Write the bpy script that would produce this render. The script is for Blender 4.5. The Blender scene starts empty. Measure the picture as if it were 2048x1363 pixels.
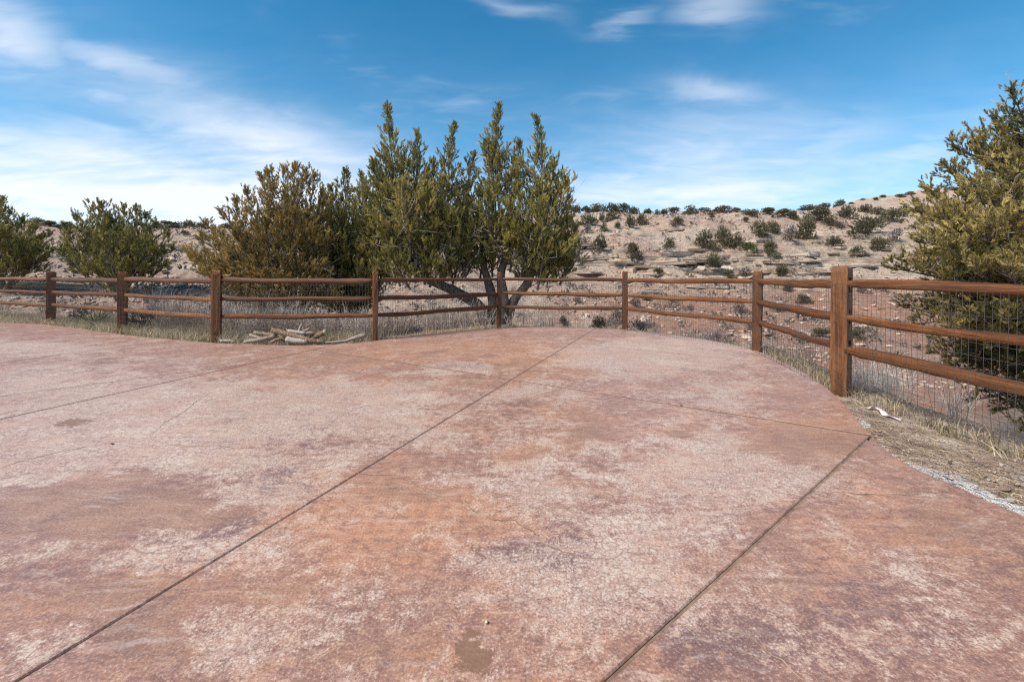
import bpy, bmesh, math, random
import numpy as np
from mathutils import Vector, Matrix

random.seed(7)
RNG = np.random.default_rng(7)
scene = bpy.context.scene
COL = scene.collection

# ------------------------------------------------------------------ camera
FP, CU, HV, CZ = 910.0, 1024.0, 549.0, 1.19      # focal length (px of a 2048 wide frame), centre column, horizon row, eye height
cam_d = bpy.data.cameras.new('camera')
cam = bpy.data.objects.new('camera', cam_d); COL.objects.link(cam)
cam.location = (0, 0, CZ); cam.rotation_euler = (math.radians(90), 0, 0)
cam_d.sensor_width = 36.0; cam_d.lens = 36.0 * FP / 2048.0
cam_d.shift_y = (HV - 681.5) / 2048.0
cam_d.clip_start = 0.05; cam_d.clip_end = 6000
scene.camera = cam
scene.cycles.max_bounces = 4; scene.cycles.diffuse_bounces = 2; scene.cycles.glossy_bounces = 2; scene.cycles.transmission_bounces = 2
scene.cycles.use_denoising = False; scene.cycles.pixel_filter_type = 'BLACKMAN_HARRIS'; scene.cycles.filter_width = 1.2
scene.cycles.sample_clamp_indirect = 4.0

# ------------------------------------------------------------------ node helper
class NT:
    def __init__(s, tree):
        s.t = tree; s.n = tree.nodes; s.l = tree.links
    def put(s, sock, v):
        if isinstance(v, bpy.types.NodeSocket): s.l.new(v, sock)
        elif v is not None: sock.default_value = v
    def node(s, typ, **kw):
        n = s.n.new(typ)
        for k, v in kw.items(): setattr(n, k, v)
        return n
    def m(s, op, a, b=None, c=None, clamp=False):
        n = s.n.new('ShaderNodeMath'); n.operation = op; n.use_clamp = clamp
        s.put(n.inputs[0], a); s.put(n.inputs[1], b)
        if c is not None: s.put(n.inputs[2], c)
        return n.outputs[0]
    def mix(s, f, a, b, blend='MIX'):
        n = s.n.new('ShaderNodeMix'); n.data_type = 'RGBA'; n.blend_type = blend; n.clamp_factor = True
        s.put(n.inputs[0], f)
        for i, v in ((6, a), (7, b)):
            s.put(n.inputs[i], v if isinstance(v, bpy.types.NodeSocket) else (v[0], v[1], v[2], 1))
        return n.outputs[2]
    def noise(s, vec, scale, detail=4, rough=.55, dist=0.0):
        n = s.n.new('ShaderNodeTexNoise'); s.l.new(vec, n.inputs['Vector'])
        n.inputs['Scale'].default_value = scale; n.inputs['Detail'].default_value = detail
        n.inputs['Roughness'].default_value = rough; n.inputs['Distortion'].default_value = dist
        return n.outputs['Fac'], n.outputs['Color']
    def vor(s, vec, scale, feature='F1', out='Distance'):
        n = s.n.new('ShaderNodeTexVoronoi'); n.feature = feature; s.l.new(vec, n.inputs['Vector'])
        n.inputs['Scale'].default_value = scale
        return n.outputs[out]
    def step(s, v, lo, hi, a=0.0, b=1.0):
        n = s.n.new('ShaderNodeMapRange'); n.interpolation_type = 'SMOOTHSTEP'
        s.put(n.inputs[0], v); n.inputs[1].default_value = lo; n.inputs[2].default_value = hi
        n.inputs[3].default_value = a; n.inputs[4].default_value = b
        return n.outputs[0]
    def mapping(s, vec, scale=(1, 1, 1), rot=(0, 0, 0), loc=(0, 0, 0)):
        n = s.n.new('ShaderNodeMapping'); s.l.new(vec, n.inputs[0])
        n.inputs['Scale'].default_value = scale; n.inputs['Rotation'].default_value = rot; n.inputs['Location'].default_value = loc
        return n.outputs[0]
    def warp(s, vec, col, amt):
        a = s.n.new('ShaderNodeVectorMath'); a.operation = 'MULTIPLY_ADD'
        s.l.new(col, a.inputs[0]); a.inputs[1].default_value = (amt,) * 3; s.l.new(vec, a.inputs[2])
        return a.outputs[0]
    def attr(s, name, out='Fac'):
        n = s.n.new('ShaderNodeAttribute'); n.attribute_name = name
        return n.outputs[out]
    def sep(s, c):
        n = s.n.new('ShaderNodeSeparateColor'); s.l.new(c, n.inputs[0]); return n.outputs
    def bump(s, h, strength, dist, normal=None):
        n = s.n.new('ShaderNodeBump'); s.l.new(h, n.inputs['Height'])
        n.inputs['Strength'].default_value = strength; n.inputs['Distance'].default_value = dist
        if normal is not None: s.l.new(normal, n.inputs['Normal'])
        return n.outputs[0]

def new_mat(name):
    m = bpy.data.materials.new(name); m.use_nodes = True
    t = NT(m.node_tree)
    b = m.node_tree.nodes['Principled BSDF']
    tc = t.node('ShaderNodeTexCoord')
    return m, t, b, tc.outputs['Object']

# ------------------------------------------------------------------ sky and sun
SUN_DIR = Vector((-0.72, -0.42, 0.92)).normalized()
world = bpy.data.worlds.new('World'); scene.world = world; world.use_nodes = True
W = NT(world.node_tree); W.n.clear()
out = W.node('ShaderNodeOutputWorld'); bg = W.node('ShaderNodeBackground')
sky = W.node('ShaderNodeTexSky'); sky.sky_type = 'NISHITA'; sky.sun_disc = False
sky.sun_elevation = math.asin(SUN_DIR.z); sky.sun_rotation = math.atan2(SUN_DIR.x, SUN_DIR.y)
sky.altitude = 1700; sky.air_density = 1.0; sky.dust_density = 0.6; sky.ozone_density = 2.0
wc = W.node('ShaderNodeTexCoord'); dirv = wc.outputs['Generated']
sx = W.node('ShaderNodeSeparateXYZ'); W.l.new(dirv, sx.inputs[0])
az = W.m('ARCTAN2', sx.outputs[0], sx.outputs[1])
el = W.m('ARCSINE', sx.outputs[2])
ae = W.node('ShaderNodeCombineXYZ'); W.l.new(az, ae.inputs[0]); W.l.new(el, ae.inputs[1])
# high thin cloud lives on a flat layer far above: direction / height
hz = W.m('ADD', W.m('MAXIMUM', sx.outputs[2], 0.0), 0.16)
pl = W.node('ShaderNodeCombineXYZ')
W.l.new(W.m('DIVIDE', sx.outputs[0], hz), pl.inputs[0]); W.l.new(W.m('DIVIDE', sx.outputs[1], hz), pl.inputs[1])
plm = W.mapping(pl.outputs[0], scale=(1.0, 1.9, 1), rot=(0, 0, math.radians(20)))
nf, nc = W.noise(plm, 1.1, 3, .5)
plw = W.warp(plm, nc, .9)
wisp, _ = W.noise(plw, 1.7, 6, .5)
fine, finec = W.noise(plw, 4.2, 6, .52)
aew = W.warp(W.warp(ae.outputs[0], nc, .10), finec, .07)
sw = W.node('ShaderNodeSeparateXYZ'); W.l.new(aew, sw.inputs[0])
def pix_dir(u, v):
    a = math.atan((u - CU) / FP); return a, math.atan((HV - v) / FP * math.cos(a))
cloud = None
for (u, v, ru, rv, rot, amp) in [(30, 55, 95, 62, -12, .75), (250, 120, 150, 30, -9, .5), (225, 182, 70, 22, 0, .45), (560, 300, 260, 75, -14, .75),
                                 (180, 330, 260, 70, 0, .55), (380, 390, 480, 80, 0, .85), (1350, 380, 420, 60, 0, .6), (1440, 185, 120, 32, -18, .45), (1430, 18, 75, 24, -5, .45), (1040, 8, 70, 14, -8, .35), (1250, 34, 60, 12, 0, .35),
                                 (1420, 300, 260, 70, -6, .45), (1650, 300, 130, 50, 8, .32), (1840, 300, 90, 26, -10, .3)]:
    a0, e0 = pix_dir(u, v)
    a1, _ = pix_dir(u + ru, v); _, e1 = pix_dir(u, v - rv)
    ra, re = abs(a1 - a0), abs(e1 - e0)
    c, s_ = math.cos(math.radians(rot)), math.sin(math.radians(rot))
    dx = W.m('SUBTRACT', sw.outputs[0], a0 + .085); dy = W.m('SUBTRACT', sw.outputs[1], e0 + .085)
    px = W.m('DIVIDE', W.m('ADD', W.m('MULTIPLY', dx, c), W.m('MULTIPLY', dy, s_)), ra)
    py = W.m('DIVIDE', W.m('SUBTRACT', W.m('MULTIPLY', dy, c), W.m('MULTIPLY', dx, s_)), re)
    r2 = W.m('ADD', W.m('MULTIPLY', px, px), W.m('MULTIPLY', py, py))
    g = W.m('MULTIPLY', W.m('POWER', 2.718, W.m('MULTIPLY', r2, -.9)), amp)
    cloud = g if cloud is None else W.m('MAXIMUM', cloud, g)
tex = W.m('ADD', W.m('MULTIPLY', wisp, .9), W.m('MULTIPLY', fine, .75))
cl = W.m('MULTIPLY', cloud, W.step(tex, .5, 1.2, .62, 1.0))
general = W.step(W.m('ADD', wisp, W.m('MULTIPLY', fine, .25)), .68, 1.0, 0, .25)       # thin wisps over the whole dome
haze = W.m('POWER', 2.718, W.m('MULTIPLY', W.m('MAXIMUM', el, 0.0), -7.2))
hazen = W.m('MULTIPLY', haze, W.step(tex, .5, 1.15, .75, 1.25))
amt = W.m('ADD', W.m('MAXIMUM', cl, general), hazen, clamp=True)
blue = W.mix(1.0, sky.outputs[0], (0.13, 0.90, 1.08), 'MULTIPLY')
skyc = W.mix(W.m('MULTIPLY', amt, .94), blue, (6.5, 6.75, 7.4))
W.l.new(skyc, bg.inputs[0]); bg.inputs[1].default_value = 0.068
W.l.new(bg.outputs[0], out.inputs[0])

sun_d = bpy.data.lights.new('sun', 'SUN'); sun_d.energy = 2.9; sun_d.angle = math.radians(22); sun_d.color = (1, .93, .84)
sun = bpy.data.objects.new('sun', sun_d); COL.objects.link(sun)
sun.rotation_euler = SUN_DIR.to_track_quat('Z', 'Y').to_euler(); sun.location = (-20, -10, 30)

vs = scene.view_settings
vs.view_transform = 'Standard'; vs.look = 'None'; vs.gamma = 1.0; vs.exposure = 1.2; vs.use_curve_mapping = False

# ------------------------------------------------------------------ small tools
def PX(u, v, d):
    return Vector(((u - CU) / FP * d, d, CZ - (v - HV) / FP * d))
def GP(u, v, z=0.0):
    d = FP * (CZ - z) / (v - HV); return ((u - CU) / FP * d, d)
def sstep(a, b, x):
    t = np.clip((x - a) / (b - a), 0, 1); return t * t * (3 - 2 * t)
def _hash(ix, iy, iz, seed):
    h = (ix.astype(np.int64) * 374761393 + iy.astype(np.int64) * 668265263 + iz.astype(np.int64) * 2147483647 + seed * 974711) & 0xffffffff
    h = ((h ^ (h >> 13)) * 1274126177) & 0xffffffff
    h = ((h ^ (h >> 16)) * 2246822519) & 0xffffffff
    return ((h ^ (h >> 15)) & 0xffffff) / float(0xffffff)
def vnoise(x, y, z=None, seed=0):
    x = np.asarray(x, float); y = np.asarray(y, float); z = np.zeros_like(x) if z is None else np.asarray(z, float)
    ix, iy, iz = np.floor(x), np.floor(y), np.floor(z)
    fx, fy, fz = x - ix, y - iy, z - iz
    fx, fy, fz = (f * f * f * (f * (f * 6 - 15) + 10) for f in (fx, fy, fz))
    r = 0
    for a in (0, 1):
        for b in (0, 1):
            for c in (0, 1):
                r = r + _hash(ix + a, iy + b, iz + c, seed) * (fx if a else 1 - fx) * (fy if b else 1 - fy) * (fz if c else 1 - fz)
    return r * 2 - 1
def fbm(x, y, z=None, o=4, seed=0, g=.5):
    r, a = 0, 1.0
    for i in range(o):
        r = r + a * vnoise(x * 2.03 ** i, y * 2.03 ** i, None if z is None else z * 2.03 ** i, seed + i * 17); a *= g
    return r

def link(o, parent=None):
    COL.objects.link(o)
    if parent is not None: o.parent = parent
    return o
def mesh_np(name, V, F, mat=None, smooth=False, attrs=None, mats=None, midx=None):
    """V (n,3); F list of equal-length index arrays [(m,k)...]"""
    me = bpy.data.meshes.new(name)
    V = np.asarray(V, np.float32)
    Fs = F if isinstance(F, list) else [F]
    Fs = [np.asarray(f, np.int32) for f in Fs if len(f)]
    me.vertices.add(len(V)); me.vertices.foreach_set('co', V.ravel())
    nl = sum(f.size for f in Fs); nf_ = sum(len(f) for f in Fs)
    me.loops.add(nl); me.loops.foreach_set('vertex_index', np.concatenate([f.ravel() for f in Fs]))
    me.polygons.add(nf_)
    tot = np.concatenate([np.full(len(f), f.shape[1], np.int32) for f in Fs])
    st = np.concatenate([[0], np.cumsum(tot)[:-1]]).astype(np.int32)
    me.polygons.foreach_set('loop_start', st)
    me.polygons.foreach_set('loop_total', tot)
    if smooth: me.polygons.foreach_set('use_smooth', np.ones(nf_, bool))
    for mm in (mats or ([mat] if mat else [])): me.materials.append(mm)
    if midx is not None: me.polygons.foreach_set('material_index', np.asarray(midx, np.int32))
    me.update(calc_edges=True)
    for k, a in (attrs or {}).items():
        a = np.asarray(a, np.float32)
        if a.ndim == 1:
            at = me.attributes.new(k, 'FLOAT', 'POINT'); at.data.foreach_set('value', a)
        else:
            at = me.attributes.new(k, 'FLOAT_COLOR', 'POINT'); at.data.foreach_set('color', a.ravel())
    return me
def obj(name, me, parent=None, loc=None):
    o = bpy.data.objects.new(name, me); link(o, parent)
    if loc is not None: o.location = loc
    return o
def empty(name, loc=(0, 0, 0)):
    o = bpy.data.objects.new(name, None); link(o); o.location = loc; o.empty_display_size = .2; return o
def tag(o, label=None, cat=None, group=None, kind=None):
    for k, v in (('label', label), ('category', cat), ('group', group), ('kind', kind)):
        if v: o[k] = v
    return o
ORD = ['first', 'second', 'third', 'fourth', 'fifth', 'sixth', 'seventh', 'eighth', 'ninth', 'tenth', 'eleventh', 'twelfth', 'thirteenth', 'fourteenth', 'fifteenth',
       'sixteenth', 'seventeenth', 'eighteenth', 'nineteenth', 'twentieth'] + ['twenty-' + w for w in ('first', 'second', 'third', 'fourth', 'fifth', 'sixth', 'seventh', 'eighth', 'ninth')] + ['thirtieth'] + \
      ['thirty-' + w for w in ('first', 'second', 'third', 'fourth', 'fifth', 'sixth', 'seventh', 'eighth', 'ninth')] + ['fortieth']

def seg_dist(x, y, poly, closed=True):
    """distance to polyline and inside flag"""
    P = np.asarray(poly, float); n = len(P)
    dmin = np.full(x.shape, 1e18); ins = np.zeros(x.shape, bool)
    for i in range(n if closed else n - 1):
        a, b = P[i], P[(i + 1) % n]; e = b - a
        t = np.clip(((x - a[0]) * e[0] + (y - a[1]) * e[1]) / (e @ e), 0, 1)
        d = (x - a[0] - t * e[0]) ** 2 + (y - a[1] - t * e[1]) ** 2
        dmin = np.minimum(dmin, d)
        if closed and a[1] != b[1]:
            c = (a[1] > y) != (b[1] > y)
            xi = a[0] + (y - a[1]) * (b[0] - a[0]) / (b[1] - a[1])
            ins ^= c & (x < xi)
    return np.sqrt(dmin), ins
def sdist(x, y, poly):
    d, i = seg_dist(x, y, poly); return np.where(i, -d, d)

def tubes(paths, radii, n=5, cap=True, seed=0, rough=0.0):
    """paths: list of (k,3) arrays; radii: list of (k,) arrays -> V, quads, tris"""
    Vs, Q, T = [], [], []; off = 0; r_ = np.random.default_rng(seed)
    ang = np.arange(n) * 2 * math.pi / n
    for p, r in zip(paths, radii):
        p = np.asarray(p, float); r = np.asarray(r, float); k = len(p)
        t = np.gradient(p, axis=0); t /= np.linalg.norm(t, axis=1)[:, None] + 1e-12
        ref = np.array([0, 0, 1.0]) if abs(t[0][2]) < .9 else np.array([1.0, 0, 0])
        a = np.cross(t, ref); a /= np.linalg.norm(a, axis=1)[:, None] + 1e-9
        b = np.cross(t, a)
        rr = r[:, None] * (1 + rough * r_.uniform(-1, 1, (k, n)))
        ring = p[:, None, :] + rr[..., None] * (np.cos(ang)[None, :, None] * a[:, None, :] + np.sin(ang)[None, :, None] * b[:, None, :])
        Vs.append(ring.reshape(-1, 3))
        i = np.arange(k - 1)[:, None] * n; j = np.arange(n)[None, :]; j2 = (j + 1) % n
        Q.append(np.stack([off + i + j, off + i + j2, off + i + n + j2, off + i + n + j], -1).reshape(-1, 4))
        if cap:
            for e, (base, rev) in enumerate(((0, False), ((k - 1) * n, True))):
                Vs.append(p[[0 if e == 0 else -1]]); ci = off + k * n + e
                jj = np.arange(n); tr = np.stack([np.full(n, ci), off + base + (jj + 1) % n, off + base + jj], -1)
                T.append(tr if not rev else tr[:, ::-1])
            off += k * n + 2
        else: off += k * n
    return np.concatenate(Vs), np.concatenate(Q), (np.concatenate(T) if T else np.zeros((0, 3), int))

# ------------------------------------------------------------------ materials
def mat_patio():
    m, t, b, P = new_mat('stained_concrete')
    st = t.sep(t.attr('stain_sheen', 'Color')); brw = t.attr('stain_sheen', 'Alpha'); wet = t.attr('wet')
    lo, loc_ = t.noise(P, .8, 3, .6)
    _, wc_ = t.noise(P, 3.0, 3, .6)
    Pw = t.warp(P, wc_, .22)
    n2, _ = t.noise(Pw, 2.6, 6, .68, .4)
    n2b, _ = t.noise(t.mapping(Pw, loc=(7, 3, 1)), 3.4, 6, .70, .4)
    n3, n3c = t.noise(P, 19, 5, .72)
    n4, n4c = t.noise(P, 95, 3, .75)
    stk, _ = t.noise(t.mapping(Pw, scale=(2.6, 30, 1), rot=(0, 0, math.radians(-73))), 1.0, 4, .65)
    stk2, _ = t.noise(t.mapping(Pw, scale=(3.0, 38, 1), rot=(0, 0, math.radians(25))), 1.0, 4, .65)
    mauve, orange, purple, pale, tan = (.305, .158, .115), (.425, .203, .118), (.160, .088, .082), (.60, .49, .405), (.46, .315, .215)
    om = t.m('ADD', t.m('MULTIPLY', st[1], .95), t.m('MULTIPLY', t.m('SUBTRACT', n2, .48), 3.6))
    c = t.mix(t.step(om, -.05, 1.05), mauve, orange)
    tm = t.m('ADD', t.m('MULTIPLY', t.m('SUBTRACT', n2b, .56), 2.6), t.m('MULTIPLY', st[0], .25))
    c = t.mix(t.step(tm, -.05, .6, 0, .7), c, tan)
    dm = t.m('ADD', t.m('MULTIPLY', st[2], .85), t.m('MULTIPLY', t.m('SUBTRACT', n2b, .49), -3.4))
    dm = t.m('ADD', dm, t.m('MULTIPLY', t.m('SUBTRACT', n3, .5), 1.6))
    c = t.mix(t.step(dm, .20, 1.0, 0, .8), c, purple)
    c = t.mix(t.step(n3, .50, .62, 0, .55), c, (.185, .095, .070))
    c = t.mix(t.step(n3, .38, .48, .45, 0), c, (.47, .27, .165))
    bw = t.step(t.m('ADD', brw, t.m('MULTIPLY', t.m('SUBTRACT', n2, .5), 1.8)), .25, .95, 0, .85)
    c = t.mix(bw, c, t.mix(t.step(n2b, .4, .6), (.245, .130, .088), (.34, .185, .118)))
    # pale scaling: crazed islands of lime bloom, and the painted-in sheen far off
    Pv = t.warp(t.warp(t.warp(P, n3c, .075), wc_, .16), n4c, .014)
    v1 = t.vor(Pv, 21, 'DISTANCE_TO_EDGE'); v2 = t.vor(Pv, 46, 'DISTANCE_TO_EDGE')
    craze = t.step(t.m('ADD', lo, t.m('MULTIPLY', t.m('SUBTRACT', n2, .5), .8)), .40, .60)
    c1 = t.m('MAXIMUM', t.step(v1, .01, .12, .15, 1), t.m('MULTIPLY', craze, .9))
    c2 = t.m('MAXIMUM', t.step(v2, .02, .20, .12, 1), t.m('SUBTRACT', .85, t.m('MULTIPLY', craze, .85)))
    cell = t.m('MULTIPLY', c1, c2)
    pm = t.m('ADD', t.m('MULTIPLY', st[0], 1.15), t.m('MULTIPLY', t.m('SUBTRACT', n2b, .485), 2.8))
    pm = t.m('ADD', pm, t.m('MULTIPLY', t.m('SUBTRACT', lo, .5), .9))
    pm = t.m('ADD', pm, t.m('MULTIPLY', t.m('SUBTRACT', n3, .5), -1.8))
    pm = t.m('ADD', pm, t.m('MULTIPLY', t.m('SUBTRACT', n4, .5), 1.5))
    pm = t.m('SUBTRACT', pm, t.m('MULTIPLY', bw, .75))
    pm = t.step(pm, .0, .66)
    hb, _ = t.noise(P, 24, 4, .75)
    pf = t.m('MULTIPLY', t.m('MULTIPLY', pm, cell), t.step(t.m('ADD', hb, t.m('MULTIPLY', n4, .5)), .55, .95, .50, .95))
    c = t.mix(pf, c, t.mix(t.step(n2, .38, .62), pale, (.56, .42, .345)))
    # broom streaks
    sk = t.mix(t.step(lo, .44, .56), stk, stk2)
    sks = t.m('MULTIPLY', t.step(sk, .5, .70), t.m('SUBTRACT', .45, t.m('MULTIPLY', pf, .3)))
    c = t.mix(t.m('MULTIPLY', sks, t.step(n2, .35, .6)), c, (.52, .41, .35))
    c = t.mix(t.step(sk, .32, .48, .45, 0), c, (.165, .09, .078))
    # fine salt and pepper
    c = t.mix(t.step(n4, .53, .64, 0, .30), c, (.60, .48, .40))
    c = t.mix(t.step(n4, .36, .475, .50, 0), c, (.105, .056, .046))
    wm = t.step(t.m('ADD', wet, t.m('MULTIPLY', t.m('SUBTRACT', n3, .5), 1.5)), .46, .52)
    c = t.mix(t.m('MULTIPLY', wm, .85), c, t.mix(n4, (.16, .085, .05), (.25, .135, .085)))
    ed = t.attr('edge')
    c = t.mix(t.m('MULTIPLY', ed, .16), c, t.mix(t.step(n2, .4, .6), (.17, .080, .058), (.30, .155, .10)))
    c = t.mix(t.step(ed, 1.1, 1.9, 0, .85), c, (.105, .050, .035))
    t.l.new(c, b.inputs['Base Color'])
    r = t.m('ADD', t.m('MULTIPLY', pf, .2), t.m('ADD', t.m('MULTIPLY', n3, .25), .27))
    t.l.new(r, b.inputs['Roughness'])
    b.inputs['Specular IOR Level'].default_value = .32
    t.l.new(t.bump(hb, .45, .006), b.inputs['Normal'])
    return m

def mat_ground():
    m, t, b, P = new_mat('desert_ground')
    a = t.sep(t.attr('ter', 'Color')); salt = t.attr('salt')
    n1, c1 = t.noise(P, .16, 4, .62)
    n2, c2 = t.noise(P, 1.1, 5, .68)
    n3, _ = t.noise(P, 5.5, 5, .75)
    n4, _ = t.noise(P, 40, 3, .7)
    pink, cream, red, grey = (.44, .285, .215), (.51, .395, .30), (.34, .160, .105), (.36, .30, .25)
    c = t.mix(t.step(t.m('ADD', n1, t.m('MULTIPLY', t.m('SUBTRACT', n2, .5), .7)), .38, .62), pink, cream)
    rm = t.m('ADD', a[0], t.m('MULTIPLY', t.m('SUBTRACT', n2, .5), 1.6))
    rm = t.m('ADD', rm, t.m('MULTIPLY', t.m('SUBTRACT', n1, .5), 1.5))
    c = t.mix(t.step(rm, .45, 1.0, 0, .85), c, red)
    # bedded sandstone: colour changes with height
    Ps = t.mapping(t.warp(P, c2, .25), scale=(.05, .05, 3.2))
    s1, _ = t.noise(Ps, 1.0, 6, .7)
    sc = t.mix(t.step(s1, .36, .62), (.25, .185, .135), (.50, .41, .315))
    s2, _ = t.noise(t.mapping(Ps, loc=(3, 1, 5)), .6, 3, .6)
    sc = t.mix(t.step(s2, .56, .68, 0, .6), sc, (.42, .235, .14))
    c = t.mix(t.m('MULTIPLY', a[1], .9), c, sc)
    soil = t.mix(t.step(n3, .35, .65), (.34, .225, .155), (.49, .36, .265))
    soil = t.mix(t.step(n4, .55, .7, 0, .6), soil, (.52, .45, .37))
    soil = t.mix(t.step(n2, .5, .68, 0, .5), soil, (.33, .22, .16))
    c = t.mix(a[2], c, soil)
    c = t.mix(t.step(n3, .53, .63, 0, .6), c, (.54, .45, .37))
    c = t.mix(t.step(n3, .37, .47, .6, 0), c, (.19, .135, .105))
    c = t.mix(t.step(n2, .36, .46, .5, 0), c, (.23, .165, .13))
    sm = t.step(t.m('ADD', salt, t.m('ADD', t.m('MULTIPLY', t.m('SUBTRACT', n3, .5), 2.4), t.m('MULTIPLY', t.m('SUBTRACT', n2, .5), 2.0))), .55, .70)
    c = t.mix(sm, c, (.62, .58, .54))
    t.l.new(c, b.inputs['Base Color']); b.inputs['Roughness'].default_value = .95
    b.inputs['Specular IOR Level'].default_value = .15
    hb, _ = t.noise(P, 2.4, 6, .78)
    t.l.new(t.bump(hb, 1.0, .36), b.inputs['Normal'])
    return m

def mat_rock(name, c0, c1, c2):
    m, t, b, P = new_mat(name)
    oi = t.node('ShaderNodeObjectInfo')
    n1, _ = t.noise(P, 2.2, 8, .65); n2, _ = t.noise(P, 14, 6, .7)
    c = t.mix(t.step(n1, .35, .65), c0, c1)
    c = t.mix(t.step(t.m('ADD', n2, t.m('MULTIPLY', t.m('SUBTRACT', oi.outputs['Random'], .5), .3)), .5, .75, 0, .7), c, c2)
    tn = t.attr('tint'); c = t.mix(t.m('MULTIPLY', tn, .5), c, (.38, .20, .14))
    l1, _ = t.noise(t.mapping(P, scale=(.4, .4, 9)), 1.3, 5, .65)
    c = t.mix(t.step(l1, .3, .45, .5, 0), c, (.17, .125, .095))
    t.l.new(c, b.inputs['Base Color']); b.inputs['Roughness'].default_value = .92; b.inputs['Specular IOR Level'].default_value = .2
    t.l.new(t.bump(n2, .8, .05), b.inputs['Normal'])
    return m

def mat_wood(name, axis, dark=0.0):
    m, t, b, P = new_mat(name)
    oi = t.node('ShaderNodeObjectInfo')
    sc = [1.0, 1.0, 1.0]; hi = [48.0, 48.0, 48.0]
    hi[axis] = 1.1
    off = t.node('ShaderNodeVectorMath'); off.operation = 'ADD'; t.l.new(P, off.inputs[0])
    t.l.new(t.m('MULTIPLY', oi.outputs['Random'], 37.0), off.inputs[1])
    Q = off.outputs[0]
    g1, gc = t.noise(t.mapping(Q, scale=hi), 1.0, 6, .62, .4)
    hi2 = [h * 3.2 for h in hi]; hi2[axis] = 4.0
    g2, _ = t.noise(t.mapping(Q, scale=hi2), 1.0, 5, .6)
    big, _ = t.noise(Q, 1.8, 4, .6)
    med, _ = t.noise(Q, 9, 5, .65)
    c = t.mix(t.step(g1, .33, .66), (.065, .021, .007), (.265, .094, .023))
    c = t.mix(t.step(big, .45, .68, 0, .55), c, (.27, .115, .042))
    c = t.mix(t.step(g2, .32, .46, .85, 0), c, (.040, .017, .009))
    c = t.mix(t.step(med, .60, .78, 0, .45), c, (.10, .045, .022))
    k = t.vor(t.mapping(Q, scale=[3.0 if i != axis else 1.3 for i in range(3)]), 1.6)
    c = t.mix(t.step(k, .03, .075, .85, 0), c, (.05, .022, .012))
    c = t.mix(t.m('MULTIPLY', oi.outputs['Random'], .6), c, (.075, .030, .014))
    t.l.new(c, b.inputs['Base Color']); b.inputs['Roughness'].default_value = .62
    b.inputs['Specular IOR Level'].default_value = .35
    t.l.new(t.bump(t.m('ADD', t.m('MULTIPLY', g1, 1.0), t.m('MULTIPLY', g2, .6)), 1.0, .012), b.inputs['Normal'])
    return m

def mat_leaf(name, cols, trans=.18):
    m, t, b, P = new_mat(name)
    tn = t.attr('tint')
    n1, _ = t.noise(P, 1.3, 3, .5)
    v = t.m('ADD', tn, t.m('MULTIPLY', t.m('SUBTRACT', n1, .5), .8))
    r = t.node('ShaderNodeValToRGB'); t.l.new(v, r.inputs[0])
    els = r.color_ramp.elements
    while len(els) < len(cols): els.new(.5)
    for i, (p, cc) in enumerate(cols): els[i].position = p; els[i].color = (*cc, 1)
    t.l.new(r.outputs[0], b.inputs['Base Color']); b.inputs['Roughness'].default_value = .65
    b.inputs['Specular IOR Level'].default_value = .25
    tr = t.node('ShaderNodeBsdfTranslucent'); t.l.new(r.outputs[0], tr.inputs[0])
    mx = t.node('ShaderNodeMixShader'); mx.inputs[0].default_value = trans
    o = [n for n in t.n if n.type == 'OUTPUT_MATERIAL'][0]
    t.l.new(b.outputs[0], mx.inputs[1]); t.l.new(tr.outputs[0], mx.inputs[2]); t.l.new(mx.outputs[0], o.inputs[0])
    return m

def mat_bark(name, c0, c1, stretch=6.0):
    m, t, b, P = new_mat(name)
    n1, _ = t.noise(t.mapping(P, scale=(stretch * 4, stretch * 4, stretch * .7)), 1.0, 6, .65)
    n2, _ = t.noise(P, 3.5, 5, .6)
    c = t.mix(t.step(n1, .35, .65), c0, c1)
    c = t.mix(t.step(n2, .5, .7, 0, .4), c, [x * .55 for x in c0])
    t.l.new(c, b.inputs['Base Color']); b.inputs['Roughness'].default_value = .9; b.inputs['Specular IOR Level'].default_value = .15
    t.l.new(t.bump(n1, .9, .02), b.inputs['Normal'])
    return m

def mat_plain(name, c0, c1, scale=8, rough=.8, metal=0.0, spec=.3):
    m, t, b, P = new_mat(name)
    n, _ = t.noise(P, scale, 5, .6)
    t.l.new(t.mix(t.step(n, .3, .7), c0, c1), b.inputs['Base Color'])
    b.inputs['Roughness'].default_value = rough; b.inputs['Metallic'].default_value = metal; b.inputs['Specular IOR Level'].default_value = spec
    return m

def mat_log(name, c0, c1, c2, flake):
    m, t, b, P = new_mat(name)
    n1, nc1 = t.noise(t.mapping(P, scale=(6, 40, 40)), 1.0, 6, .65)
    v = t.vor(t.warp(t.mapping(P, scale=(1, 1.7, 1.7)), nc1, .02), 34, 'DISTANCE_TO_EDGE')
    n2, _ = t.noise(P, 9, 6, .65)
    c = t.mix(t.step(n1, .35, .65), c0, c1)
    c = t.mix(t.m('MULTIPLY', t.step(v, .03, .22, 1, 0), flake), c, c2)
    c = t.mix(t.step(n2, .52, .68, 0, .5), c, c2)
    t.l.new(c, b.inputs['Base Color']); b.inputs['Roughness'].default_value = .88; b.inputs['Specular IOR Level'].default_value = .2
    h = t.m('ADD', n1, t.m('MULTIPLY', t.step(v, .0, .25), flake))
    t.l.new(t.bump(h, .9, .012), b.inputs['Normal'])
    return m

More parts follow.
